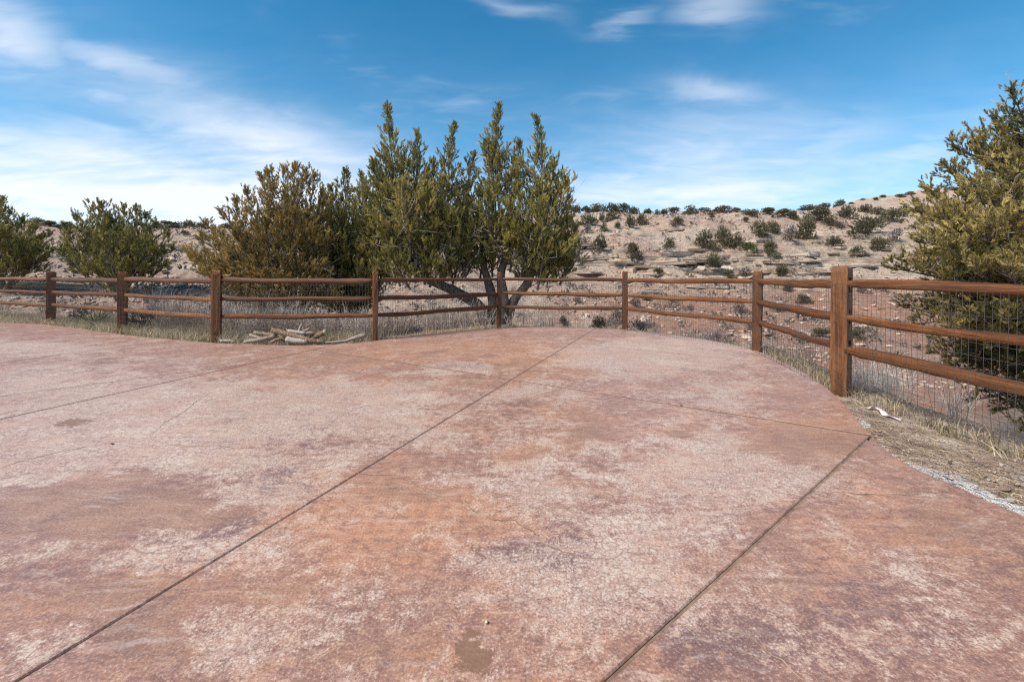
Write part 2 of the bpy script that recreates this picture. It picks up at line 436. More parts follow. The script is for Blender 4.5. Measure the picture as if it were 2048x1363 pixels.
M_PATIO = mat_patio(); M_GROUND = mat_ground()
M_ROCK = mat_rock('pale_sandstone', (.42, .315, .24), (.56, .45, .35), (.60, .51, .42))
M_ROCKP = mat_rock('pink_sandstone', (.38, .24, .18), (.50, .37, .29), (.58, .48, .40))
M_POST = mat_wood('stained_cedar_post', 2); M_RAIL = mat_wood('stained_cedar_rail', 0)
M_WIRE = mat_plain('weathered_wire', (.075, .06, .05), (.13, .11, .095), 20, .6, .35)
M_DIRTJ = mat_plain('joint_dirt', (.14, .085, .058), (.28, .185, .125), 14, .95)
M_CRACK = mat_plain('crack_fill', (.10, .06, .04), (.42, .29, .19), 9, .95)
G_GREEN = [(0.0, (0.089, 0.086, 0.026)), (0.35, (0.223, 0.201, 0.061)), (0.65, (0.415, 0.336, 0.097)), (1.0, (0.701, 0.458, 0.145))]
G_OLIVE = [(0.0, (0.098, 0.075, 0.028)), (0.35, (0.275, 0.193, 0.061)), (0.65, (0.478, 0.314, 0.091)), (1.0, (0.734, 0.454, 0.145))]
G_GOLD = [(0.0, (0.058, 0.055, 0.021)), (0.3, (0.162, 0.139, 0.043)), (0.6, (0.351, 0.263, 0.084)), (1.0, (0.65, 0.488, 0.179))]
G_FAR = [(0.0, (0.067, 0.061, 0.037)), (0.4, (0.127, 0.116, 0.066)), (0.7, (0.187, 0.166, 0.092)), (1.0, (0.266, 0.216, 0.128))]
G_GREY = [(0.0, (.07, .062, .054)), (.4, (.14, .125, .105)), (.7, (.20, .175, .150)), (1.0, (.27, .235, .20))]
G_BRIGHT = [(0.0, (.045, .055, .018)), (.4, (.10, .115, .034)), (.7, (.15, .155, .05)), (1.0, (.20, .19, .075))]
M_LGREEN = mat_leaf('juniper_leaf_green', G_GREEN); M_LOLIVE = mat_leaf('juniper_leaf_olive', G_OLIVE)
M_LGOLD = mat_leaf('juniper_leaf_golden', G_GOLD); M_LFAR = mat_leaf('shrub_leaf_dark', G_FAR)
M_LGREY = mat_leaf('shrub_leaf_grey', G_GREY, .1); M_LBRIGHT = mat_leaf('shrub_leaf_bright', G_BRIGHT)
M_BARK = mat_bark('juniper_bark', (.095, .066, .048), (.215, .165, .130))
M_TWIG = mat_bark('bare_twigs', (.34, .285, .24), (.58, .51, .45), 3)
M_STRAW = mat_leaf('straw', [(0, (.24, .165, .09)), (.4, (.44, .335, .20)), (.75, (.56, .45, .295)), (1, (.64, .555, .42))], .25)
M_BRUSH = mat_leaf('dry_brush', [(0, (.17, .125, .10)), (.4, (.34, .265, .22)), (.75, (.48, .395, .335)), (1, (.60, .51, .44))], .05)
M_GRASSG = mat_leaf('green_grass', [(0, (.05, .06, .02)), (.5, (.12, .13, .045)), (1, (.26, .24, .10))], .2)

# ------------------------------------------------------------------ patio outline and fence line (metres)
EDGE_PX = [(0, 645), (120, 652), (245, 669), (340, 678), (432, 685), (520, 689), (620, 690), (690, 687), (750, 681), (830, 671), (910, 662), (1000, 656), (1100, 653.5),
           (1200, 655.5), (1300, 664), (1400, 677), (1500, 697), (1570, 725), (1620, 751), (1665, 785), (1705, 825), (1742, 868), (1790, 912), (1850, 945), (1920, 973), (2048, 1030)]
edge = [GP(u, v) for u, v in EDGE_PX]
def catmull(pts, step=.12):
    P = [np.array(p) for p in pts]; P = [2 * P[0] - P[1]] + P + [2 * P[-1] - P[-2]]; o_ = []
    for i in range(1, len(P) - 2):
        n = max(2, int(np.linalg.norm(P[i + 1] - P[i]) / step))
        for k in range(n):
            t = k / n
            o_.append(.5 * ((2 * P[i]) + (-P[i - 1] + P[i + 1]) * t + (2 * P[i - 1] - 5 * P[i] + 4 * P[i + 1] - P[i + 2]) * t * t + (-P[i - 1] + 3 * P[i] - 3 * P[i + 1] + P[i + 2]) * t ** 3))
    o_.append(P[-2]); return o_
left_pts = [(-24, 12.6), (-18, 11.9)]
right_pts = [(2.9, 1.6), (2.95, .2), (2.95, -5)]
outline = catmull(left_pts + edge + right_pts, .16)
wob = fbm(np.array([p[0] for p in outline]) * 3, np.array([p[1] for p in outline]) * 3, o=2, seed=5) * .012
outline = [(float(p[0]), float(p[1] + w)) for p, w in zip(outline, wob)] + [(-24, -5)]
FENCE = [(-17.4, 13.2), (-14.4, 12.45), (-11.45, 11.30), (-8.34, 9.74), (-5.33, 8.20), (-2.51, 8.35), (-0.30, 10.50), (2.49, 10.03), (3.86, 7.18), (3.39, 4.69), (3.43, 1.66), (3.45, -1.3)]
FPOLY = FENCE + [(3.45, -8), (-30, -8), (-30, 15)]

# ------------------------------------------------------------------ terrain
TAB = {
    -1000: [(8, -.1), (12, -.05), (16, .5), (24, 1.9), (40, 5.0), (55, 6.6), (110, 8), (2500, 12)],
    0: [(8, -.1), (12, -.08), (14, .1), (18, .8), (24, 2.0), (30, 3.1), (40, 5.0), (50, 6.3), (60, 6.7), (110, 8), (2500, 12)],
    200: [(8, -.1), (12, -.12), (15, .1), (18, .7), (24, 1.8), (30, 3.0), (40, 4.9), (50, 6.3), (60, 6.7), (110, 8), (2500, 12)],
    380: [(8, -.1), (12, -.12), (15, .2), (20, .95), (30, 2.7), (45, 5.9), (52, 6.5), (110, 8), (2500, 12)],
    550: [(8, -.1), (12, -.15), (16, -.1), (20, .4), (30, 2.4), (45, 5.6), (52, 6.5), (110, 8), (2500, 12)],
    800: [(8, -.15), (10, -.25), (12, -.45), (14, -.6), (18, -.35), (24, .6), (34, 2.8), (44, 5.2), (52, 6.9), (110, 8.5), (2500, 12)],
    1000: [(10, -.1), (12, -.18), (14, -.8), (18, -.95), (22, -.55), (28, .4), (33, 1.4), (38, 3.6), (46, 6.3), (54, 8.0), (110, 9), (2500, 12)],
    1150: [(8, -.2), (11, -.5), (13, -1.2), (18, -1.4), (22, -.95), (28, 0), (33, 1.3), (38, 3.9), (46, 6.6), (54, 8.5), (65, 9), (110, 11), (2500, 14)],
    1300: [(8, -.3), (11, -.7), (13, -1.4), (18, -1.5), (22, -1.0), (28, -.1), (33, 1.2), (38, 3.8), (46, 6.7), (54, 8.8), (65, 9), (110, 11), (2500, 14)],
    1500: [(6, -.4), (9, -1.0), (12, -1.7), (18, -1.55), (22, -1.05), (28, -.15), (33, 1.1), (38, 3.5), (46, 6.2), (54, 8.2), (65, 9.2), (110, 13), (180, 15), (2500, 18)],
    1650: [(5, -.4), (7, -1.0), (10, -1.8), (16, -1.65), (20, -1.2), (26, -.4), (32, .7), (38, 3.0), (46, 5.7), (54, 7.7), (65, 10.0), (85, 13.6), (110, 16.6), (180, 17), (2500, 20)],
    1760: [(4, -.4), (6, -1.0), (9, -1.9), (15, -1.75), (20, -1.2), (26, -.5), (32, .6), (38, 2.9), (46, 5.5), (54, 7.3), (65, 9.8), (85, 14.2), (110, 19.4), (180, 22), (2500, 26)],
    1850: [(3, -.4), (5, -1.0), (8, -2.0), (15, -1.8), (20, -1.2), (26, -.5), (32, .6), (38, 2.9), (46, 5.5), (54, 7.3), (65, 9.8), (85, 14.6), (110, 21), (180, 27), (2500, 30)],
    2048: [(3, -.6), (5, -1.4), (8, -2.1), (15, -1.8), (20, -1.1), (26, -.4), (32, .7), (38, 3), (46, 5.6), (54, 7.6), (65, 10), (85, 15.5), (110, 23.5), (180, 31), (2500, 34)],
    3600: [(2, -.8), (4, -1.6), (8, -2.1), (15, -1.6), (20, -.9), (26, 0), (32, 1), (38, 3), (46, 6), (54, 8), (65, 11), (85, 16.5), (110, 23.5), (180, 31), (2500, 34)],
}
TU = np.array(sorted(TAB)); TD = np.exp(np.linspace(math.log(1.5), math.log(2500), 220))
TZ = np.array([np.interp(TD, [p[0] for p in TAB[u]], [p[1] for p in TAB[u]]) for u in TU])
ker = np.array([1, 2, 3, 2, 1]) / 9.0
TZ = np.array([np.convolve(np.pad(r, 2, mode='edge'), ker, 'valid') for r in TZ])
def table_z(u, d):
    fi = np.clip((np.log(np.maximum(d, 1.5)) - math.log(1.5)) / (math.log(2500) - math.log(1.5)) * 219, 0, 218.999)
    i = fi.astype(int); f = fi - i
    j = np.clip(np.searchsorted(TU, u) - 1, 0, len(TU) - 2)
    g = np.clip((u - TU[j]) / (TU[j + 1] - TU[j]), 0, 1); g = g * g * (3 - 2 * g) * .5 + g * .5
    a = TZ[j, i] * (1 - f) + TZ[j, i + 1] * f; b = TZ[j + 1, i] * (1 - f) + TZ[j + 1, i + 1] * f
    return a * (1 - g) + b * g
def terrain(x, y, full=False):
    x = np.asarray(x, float); y = np.asarray(y, float)
    d = np.maximum(y, .8); u = CU + FP * x / d
    fs = sdist(x, y, FPOLY); w = sstep(.25, 2.6, fs)
    z = -.05 * (1 - w) + table_z(u, d) * w
    far = sstep(13, 22, d) * w
    z = z + w * .10 * fbm(x * .45, y * .45, o=3, seed=3) * sstep(1, 4, fs)
    z = z + far * (.55 * fbm(x * .11, y * .11, o=3, seed=11) - .30 * np.abs(fbm(x * .22, y * .16, o=3, seed=21)) + .12)
    z = z + far * .13 * fbm(x * .9, y * .9, o=3, seed=31)
    z = z + sstep(70, 120, d) * 1.2 * fbm(x * .06, y * .06, o=3, seed=91)
    # bedded sandstone: treads and risers
    side = np.clip(sstep(900, 1120, u) + .35 * sstep(600, 300, u), 0, 1)
    M = sstep(.2, 1.1, z) * (1 - sstep(4.0, 5.4, z)) * side * far * (1 - sstep(55, 65, d))
    M = M * sstep(-.35, .1, fbm(x * .10, y * .25, o=2, seed=41))
    M2 = np.clip(M + .45 * far * (1 - sstep(50, 62, d)) * sstep(.05, .4, fbm(x * .08, y * .3, o=2, seed=47)), 0, 1)
    zz = z + .22 * fbm(x * .12, y * .12, o=2, seed=51) + .05 * fbm(x * .9, y * .9, o=2, seed=52)
    for h, k in ((.62, .85), (.19, .6)):
        q = zz / h; f = q - np.floor(q)
        z = z + (sstep(.62, .92, f) - f) * h * k * (M if h > .4 else M2)
    z = z + far * .035 * fbm(x * 3.1, y * 3.1, o=2, seed=61)
    z = z + (1 - far) * w * .03 * fbm(x * 3, y * 3, o=2, seed=62) + (1 - w) * .012 * fbm(x * 5, y * 5, o=3, seed=63)
    ps = np.full(x.shape, 9.0); nm = fs < 1.2
    if nm.any(): ps[nm] = sdist(x[nm], y[nm], outline)
    z = np.where(ps < -.05, -.22, np.where(ps < .05, np.minimum(z, -.03), z))
    if not full: return z
    return z, fs, ps, M, M2, u, d
tr_d = np.concatenate([np.linspace(1.0, 8, 80), np.linspace(8, 26, 130)[1:], np.linspace(26, 44, 210)[1:], np.linspace(44, 60, 80)[1:], np.linspace(60, 130, 60)[1:], np.geomspace(130, 2400, 26)[1:]])
tr_u = np.concatenate([np.linspace(-1000, -20, 60)[:-1], np.linspace(-20, 2080, 420), np.linspace(2080, 3600, 60)[1:]])
UU, DD = np.meshgrid(tr_u, tr_d)
XX = (UU - CU) / FP * DD
z, fs, ps, M, M2, u_, d_ = terrain(XX, DD, True)
nr, ncx = XX.shape
idx = np.arange(nr * ncx).reshape(nr, ncx)
F = np.stack([idx[:-1, :-1], idx[:-1, 1:], idx[1:, 1:], idx[1:, :-1]], -1).reshape(-1, 4)
red = np.clip(.92 * sstep(2.0, -.6, z) * sstep(6, 12, d_) * sstep(900, 1300, u_) + .55 * sstep(4.8, 6.2, z) * sstep(8.6, 7, z) * sstep(1100, 1250, u_) - .6 * sstep(62, 80, d_), 0, 1)
near = sstep(2.6, 1.2, fs) * np.ones_like(z) + .6 * sstep(15, 11, d_) * sstep(900, 700, u_)
salt = np.zeros_like(z)
for (a, b, r) in (((1752, 872), (1785, 905), .07), ((1835, 926), (2008, 996), .15), ((1890, 945), (1985, 980), .22), ((1715, 828), (1735, 840), .06)):
    A, B = GP(*a), GP(*b)
    dd, _ = seg_dist(XX, DD, [A, B], False); salt = np.maximum(salt, sstep(r, r * .3, dd))
ter = np.stack([red, np.maximum(M, M2 * .5), np.clip(near, 0, 1), np.ones_like(z)], -1).reshape(-1, 4)
ground = obj('ground', mesh_np('ground', np.stack([XX, DD, z], -1).reshape(-1, 3), F, M_GROUND, True, {'ter': ter, 'salt': salt.ravel()}))
tag(ground, 'dry rocky desert hillside rising beyond the fence', kind='structure')
def hit(u, v):
    ds = np.concatenate([np.linspace(4, 30, 260), np.linspace(30, 130, 500)])
    zr = CZ - (v - HV) / FP * ds; zt = terrain((u - CU) / FP * ds, ds)
    k = np.nonzero(zt >= zr)[0]
    fsx = sdist((u - CU) / FP * ds, ds, FPOLY)
    k = [i for i in k if fsx[i] > .4]
    return (ds[k[0]], zt[k[0]]) if len(k) else (None, None)

# ------------------------------------------------------------------ patio slabs
patio = empty('patio'); tag(patio, 'reddish stained concrete patio with curved edge', kind='structure')
GAP = .0055
def clip(poly, a, b, keep, off):
    """keep the side of line a->b (left = +1, right = -1), shrunk by off"""
    a = np.array(a); b = np.array(b); t = (b - a) / np.linalg.norm(b - a); n = np.array([-t[1], t[0]]) * keep
    f = [(np.array(p) - a) @ n - off for p in poly]; o_ = []
    for i in range(len(poly)):
        p, q, fp, fq = np.array(poly[i]), np.array(poly[(i + 1) % len(poly)]), f[i], f[(i + 1) % len(poly)]
        if fp >= 0: o_.append(tuple(p))
        if (fp >= 0) != (fq >= 0): o_.append(tuple(p + (q - p) * fp / (fp - fq)))
    return o_
LA = (GP(50, 1350), GP(1190, 657)); LB = (GP(1010, 756), GP(1735, 869)); LC = (GP(1205, 1363), GP(1737, 874)); LD = (GP(1112, 682.5), GP(1570, 728))
LB2 = (GP(622, 698), GP(1010, 755)); LE = (GP(0, 838), GP(369, 756)); LG = (GP(0, 725), GP(330, 682)); LH = (GP(0, 686), GP(150, 667)); LF = (GP(0, 792), GP(300, 753))
GA, GB, GC, GD, GB2 = .003, .017, .0032, .018, .022
left = clip(outline, *LA, 1, GA); right = clip(outline, *LA, -1, GA)
slabs = []
r1 = clip(right, *LD, 1, GD); rr = clip(right, *LD, -1, GD); slabs.append(r1)
slabs.append(clip(rr, *LB, 1, GB)); rr = clip(rr, *LB, -1, GB)
slabs.append(clip(rr, *LC, 1, GC)); slabs.append(clip(rr, *LC, -1, GC))
ul = clip(left, *LE, 1, .007); ll = clip(left, *LE, -1, .007)
slabs.append(clip(ll, *LB2, 1, GB2)); slabs.append(clip(ll, *LB2, -1, GB2))
for ln in (LF, LG, LH):
    slabs.append(clip(ul, *ln, -1, .006)); ul = clip(ul, *ln, 1, .006)
slabs.append(ul)
# slab colour map: acid staining, plus sheen painted in by the far PALE blobs (column, row, radii, weight)
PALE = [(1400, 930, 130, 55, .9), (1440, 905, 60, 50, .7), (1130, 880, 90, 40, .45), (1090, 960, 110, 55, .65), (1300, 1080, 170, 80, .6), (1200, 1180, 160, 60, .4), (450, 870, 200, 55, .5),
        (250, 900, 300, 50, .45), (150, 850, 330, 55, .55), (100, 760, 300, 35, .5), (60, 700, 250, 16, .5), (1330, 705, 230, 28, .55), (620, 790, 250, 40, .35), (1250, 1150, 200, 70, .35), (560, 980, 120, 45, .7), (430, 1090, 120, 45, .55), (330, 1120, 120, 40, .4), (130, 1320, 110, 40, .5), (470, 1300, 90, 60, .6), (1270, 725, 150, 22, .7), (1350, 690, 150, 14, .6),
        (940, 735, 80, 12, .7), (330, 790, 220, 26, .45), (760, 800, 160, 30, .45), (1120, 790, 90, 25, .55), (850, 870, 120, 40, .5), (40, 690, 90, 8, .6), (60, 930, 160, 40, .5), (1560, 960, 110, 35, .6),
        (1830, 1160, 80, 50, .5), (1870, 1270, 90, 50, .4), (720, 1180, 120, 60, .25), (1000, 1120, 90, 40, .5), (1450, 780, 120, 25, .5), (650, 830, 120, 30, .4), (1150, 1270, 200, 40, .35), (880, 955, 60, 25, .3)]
ORAN = [(760, 1000, 140, 55, .9), (850, 1045, 100, 50, .7), (990, 1060, 70, 40, .9), (580, 1150, 120, 70, .6), (1065, 725, 110, 30, 1.1), (760, 708, 120, 22, .8), (960, 692, 120, 14, .7), (700, 762, 70, 18, .7),
        (1180, 865, 130, 40, .7), (1060, 895, 90, 40, .7), (1560, 880, 120, 35, .7), (1650, 850, 100, 40, .5), (1700, 1000, 140, 50, .5), (1640, 1120, 140, 50, .5), (360, 1170, 140, 50, .5), (900, 1290, 160, 60, .5), (1250, 960, 60, 30, .6),
        (1100, 1340, 120, 40, .5), (620, 1060, 110, 40, .7), (700, 1100, 120, 50, .7), (1400, 860, 70, 25, .6), (130, 1240, 120, 50, .4), (1820, 880, 60, 40, .4)]
DARK = [(640, 855, 70, 38, .9), (585, 945, 100, 40, .7), (430, 1035, 90, 40, .8), (1100, 1110, 80, 45, .9), (90, 1190, 120, 50, .5), (1330, 1310, 70, 70, 1.0), (1450, 1260, 120, 60, .6), (1650, 1240, 240, 80, .6), (1470, 965, 80, 40, .5),
        (1900, 1000, 110, 60, .7), (330, 1290, 90, 70, .7), (290, 1010, 200, 50, .5), (60, 1080, 160, 60, .5), (1000, 740, 90, 14, .6), (900, 728, 50, 10, .8), (1010, 820, 60, 30, .7), (1700, 1310, 250, 60, .5), (800, 1290, 120, 50, .4), (720, 800, 60, 18, .5), (500, 860, 60, 20, .4), (130, 730, 160, 15, .4), (1950, 1150, 90, 60, .5)]
BROWN = [(290, 1010, 230, 48, 1.0), (90, 1050, 200, 50, .9), (330, 1175, 160, 40, .5), (310, 1290, 100, 70, .9), (150, 1200, 160, 40, .6), (820, 1290, 170, 60, .7), (1180, 865, 110, 32, .9), (1075, 905, 80, 30, .7), (1600, 890, 150, 45, .9), (1250, 965, 70, 32, .8), (1150, 1020, 60, 30, .6),
         (780, 985, 150, 45, .6), (560, 1170, 120, 60, .6), (1420, 870, 60, 22, .6), (1060, 735, 120, 25, .7), (1900, 1020, 140, 60, .7), (1560, 1180, 160, 50, .5), (1760, 1300, 160, 50, .4), (980, 1065, 70, 30, .6), (650, 715, 130, 14, .5)]
WETP = [[(918, 1275), (935, 1256), (958, 1262), (966, 1290), (962, 1300), (978, 1300), (982, 1320), (962, 1350), (935, 1372), (918, 1372), (922, 1340), (912, 1310)],
        [(75, 866), (110, 851), (140, 838), (175, 833), (205, 828), (180, 842), (135, 856), (100, 868)]]
WETW = [[GP(u, v) for u, v in p] for p in WETP]
def blobs(u, v, L):
    s_ = np.zeros_like(u)
    for (a, b, ra, rb, w) in L: s_ += w * np.exp(-(((u - a) / ra) ** 2 + ((v - b) / rb) ** 2))
    return np.clip(s_, 0, 1.2)
xs_cut = np.concatenate([np.arange(-23, -6, .5), np.arange(-6, -2.4, .16), np.arange(-2.4, 2.9, .055), np.arange(2.9, 4.2, .14)])
ys_cut = np.concatenate([np.arange(-4.5, 1.1, .5), np.arange(1.1, 3.2, .045), np.arange(3.2, 5, .1), np.arange(5, 12, .16)])
def poly_area(p):
    return .5 * sum(p[i][0] * p[(i + 1) % len(p)][1] - p[(i + 1) % len(p)][0] * p[i][1] for i in range(len(p)))
def inset(poly, w):
    n = len(poly); P = np.array(poly); o_ = []
    for i in range(n):
        a, b, c = P[i - 1], P[i], P[(i + 1) % n]
        t1 = (b - a) / (np.linalg.norm(b - a) + 1e-9); t2 = (c - b) / (np.linalg.norm(c - b) + 1e-9)
        n1 = np.array([-t1[1], t1[0]]); n2 = np.array([-t2[1], t2[0]]); bi = n1 + n2
        L = np.linalg.norm(bi); bi = bi / (L + 1e-9); k = w / max(.35, bi @ n1)
        o_.append(tuple(b + bi * k))
    return o_
def clean(poly, eps=.012):
    o_ = []
    for p in poly:
        if not o_ or math.hypot(p[0] - o_[-1][0], p[1] - o_[-1][1]) > eps: o_.append(p)
    if math.hypot(o_[0][0] - o_[-1][0], o_[0][1] - o_[-1][1]) < eps: o_.pop()
    return o_
slab_objs = []
for poly in slabs:
    poly = clean(poly)
    if len(poly) < 3: continue
    fine_poly = []
    for i in range(len(poly)):
        a, b = np.array(poly[i]), np.array(poly[(i + 1) % len(poly)]); L = np.linalg.norm(b - a)
        mid = (a + b) / 2; stp = .07 if -3 < mid[0] < 4 and L > .2 else .25
        n = max(1, int(L / stp)); fine_poly += [tuple(a + (b - a) * k / n) for k in range(n)]
    poly = fine_poly
    if poly_area(poly) < 0: poly = poly[::-1]
    top = inset(poly, .0055); inner = inset(poly, .05)
    bm = bmesh.new()
    top0 = top; top = inner
    tv = [bm.verts.new((x, y, 0)) for x, y in inner]
    bm.faces.new(tv)
    mnx, mxx = min(p[0] for p in top), max(p[0] for p in top); mny, mxy = min(p[1] for p in top), max(p[1] for p in top)
    for X in xs_cut:
        if mnx < X < mxx: bmesh.ops.bisect_plane(bm, geom=bm.verts[:] + bm.edges[:] + bm.faces[:], plane_co=(X, 0, 0), plane_no=(1, 0, 0))
    for Y in ys_cut:
        if mny < Y < mxy: bmesh.ops.bisect_plane(bm, geom=bm.verts[:] + bm.edges[:] + bm.faces[:], plane_co=(0, Y, 0), plane_no=(0, 1, 0))
    n = len(poly)
    tv3 = [bm.verts.new((x, y, 0)) for x, y in inner]; tv2 = [bm.verts.new((x, y, -.0004)) for x, y in top0]
    a1 = [bm.verts.new((x, y, -.006)) for x, y in poly]; a2 = [bm.verts.new((x, y, -.12)) for x, y in poly]
    for i in range(n):
        j = (i + 1) % n
        bm.faces.new((tv2[i], tv2[j], tv3[j], tv3[i])); bm.faces.new((a1[i], a1[j], tv2[j], tv2[i])); bm.faces.new((a2[i], a2[j], a1[j], a1[i]))
    bm.normal_update()
    me = bpy.data.meshes.new('concrete_slab'); bm.to_mesh(me); bm.free()
    co = np.zeros(len(me.vertices) * 3); me.vertices.foreach_get('co', co); co = co.reshape(-1, 3)
    yy = np.maximum(co[:, 1], .9); uu = CU + FP * co[:, 0] / yy; vv = HV + FP * CZ / yy
    nz = fbm(co[:, 0] * 2.2, co[:, 1] * 2.2, o=3, seed=71)
    uu2 = uu + nz * 60; vv2 = vv + fbm(co[:, 0] * 2.2, co[:, 1] * 2.2, o=3, seed=77) * 30 * np.clip((vv - 640) / 400, .1, 1)
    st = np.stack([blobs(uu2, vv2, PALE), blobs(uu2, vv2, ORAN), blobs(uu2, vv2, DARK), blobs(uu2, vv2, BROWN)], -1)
    wet = np.zeros(len(co))
    for wp in WETW: wet = np.maximum(wet, sstep(.06, -.06, sdist(co[:, 0], co[:, 1], wp)))
    edg = np.where(co[:, 2] < -.005, 2.0, np.where(co[:, 2] < -.0001, 1.0, 0.0))
    jd = np.minimum(seg_dist(co[:, 0], co[:, 1], LA, False)[0], seg_dist(co[:, 0], co[:, 1], LC, False)[0])
    edg = np.where((edg > 1.5) & (jd < .02), 1.4, edg)      # the two long joints are less stained
    for nm, arr in (('wet', wet), ('edge', edg)):
        at = me.attributes.new(nm, 'FLOAT', 'POINT'); at.data.foreach_set('value', arr.astype(np.float32))
    at = me.attributes.new('stain_sheen', 'FLOAT_COLOR', 'POINT'); at.data.foreach_set('color', st.astype(np.float32).ravel())
    me.materials.append(M_PATIO)
    slab_objs.append((obj('concrete_slab', me, patio), poly))
bed = clean(inset(clean(outline)[::1] if poly_area(outline) > 0 else clean(outline)[::-1], .05), .02)
bm = bmesh.new(); bm.faces.new([bm.verts.new((x, y, -.0095)) for x, y in bed]); bm.normal_update()
me = bpy.data.meshes.new('joint_bed'); bm.to_mesh(me); bm.free(); me.materials.append(M_DIRTJ)
obj('joint_bed', me, patio)
# hairline cracks, filled with dust
CR = [[(300, 877), (318, 882), (345, 889), (375, 893), (410, 891), (440, 890), (470, 897), (505, 894), (545, 896), (575, 906), (610, 910)],
      [(0, 936), (40, 922), (85, 912), (130, 900), (195, 889)], [(300, 872), (330, 845), (370, 822), (395, 800), (420, 786)],
      [(800, 950), (822, 962), (850, 985), (905, 998), (935, 1010), (958, 1026), (990, 1040), (1030, 1042), (1062, 1062), (1085, 1085), (1110, 1098), (1160, 1112), (1220, 1118)],
      [(700, 940), (740, 950), (800, 950)], [(1620, 988), (1680, 984), (1740, 988), (1800, 990), (1860, 985), (1930, 986)],
      [(1385, 1236), (1430, 1258), (1500, 1270), (1545, 1305), (1590, 1340), (1620, 1370)], [(1160, 975), (1180, 985), (1220, 1000), (1260, 1004)]]
for c in CR:
    pts = []
    for (a, b) in zip(c[:-1], c[1:]):
        A, B = np.array(GP(*a)), np.array(GP(*b)); n = max(2, int(np.linalg.norm(B - A) / .035))
        pts += [A + (B - A) * k / n for k in range(n)]
    pts.append(np.array(GP(*c[-1]))); pts = np.array(pts)
    L = np.arange(len(pts)); jit = RNG.normal(0, .006, (len(pts), 2)); pts = pts + jit
    t = np.gradient(pts, axis=0); t /= np.linalg.norm(t, axis=1)[:, None]; nrm = np.stack([-t[:, 1], t[:, 0]], -1)
    wd = (.0022 + .0022 * RNG.random(len(pts)))[:, None] * np.sin(np.linspace(.25, 2.9, len(pts)))[:, None]
    A, B = pts + nrm * wd, pts - nrm * wd
    V = np.concatenate([np.c_[A, np.full(len(A), .0012)], np.c_[B, np.full(len(B), .0012)]])
    n = len(pts); i = np.arange(n - 1); Fq = np.stack([i, i + 1, n + i + 1, n + i], -1)
    mid = pts[n // 2]
    par = slab_objs[0][0]
    for so, poly in slab_objs:
        if sdist(np.array([mid[0]]), np.array([mid[1]]), poly)[0] < 0: par = so
    obj('crack', mesh_np('crack', V, Fq[:, ::-1], M_CRACK), par)

# ------------------------------------------------------------------ fence
fence = empty('split_rail_fence', (0, 0, 0))
tag(fence, 'orange brown split rail wooden fence with wire mesh curving around the patio', 'fence')
RZ = (1.085, .755, .445)
def make_post(seed, w, h):
    r_ = np.random.default_rng(seed)
    cols = [-.5, -.24, .24, .5]
    zs = [-.45, -.04, .10, .24]
    for zc in RZ[::-1]: zs += [zc - .075, zc + .075]
    zs += [h - .06, h - .018, h]
    zs = sorted(zs)
    bm = bmesh.new(); rings = []
    lean = r_.normal(0, .006, 2); tw = r_.normal(0, .04)
    for zc in zs:
        ring = []
        f = 1.0
        if zc >= h - .001: f = .72
        elif zc > h - .03: f = .93
        if zc < .15: f *= 1.0 - .08 * r_.random()
        for s_ in range(4):
            for k in range(3):
                c = cols[k]; px, py = ((c, -.5), (.5, c), (-c, .5), (-.5, -c))[s_]
                if k == 0: px *= .965; py *= .965
                px *= w * f; py *= w * f
                px += r_.normal(0, .0022) + lean[0] * zc; py += r_.normal(0, .0022) + lean[1] * zc
                ring.append(bm.verts.new((px, py, zc + (r_.normal(0, .006) if zc > h - .03 else 0))))
        rings.append(ring)
    for i in range(len(rings) - 1):
        zc = .5 * (zs[i] + zs[i + 1]); hole_row = any(abs(zc - q) < .05 for q in RZ)
        for j in range(12):
            a, b, c, d = rings[i][j], rings[i][(j + 1) % 12], rings[i + 1][(j + 1) % 12], rings[i + 1][j]
            if hole_row and j in (4, 10):     # mortises through the two faces along the fence
                sgn = -1 if j == 4 else 1
                vs_ = [bm.verts.new((v.co.x + sgn * w * .42, v.co.y, v.co.z)) for v in (a, b, c, d)]
                q = (a, b, c, d)
                for k in range(4): bm.faces.new((q[k], q[(k + 1) % 4], vs_[(k + 1) % 4], vs_[k]))
                bm.faces.new(vs_)
            else: bm.faces.new((a, b, c, d))
    bm.faces.new(rings[-1]); bm.normal_update()
    me = bpy.data.meshes.new('post'); bm.to_mesh(me); bm.free(); me.materials.append(M_POST); return me
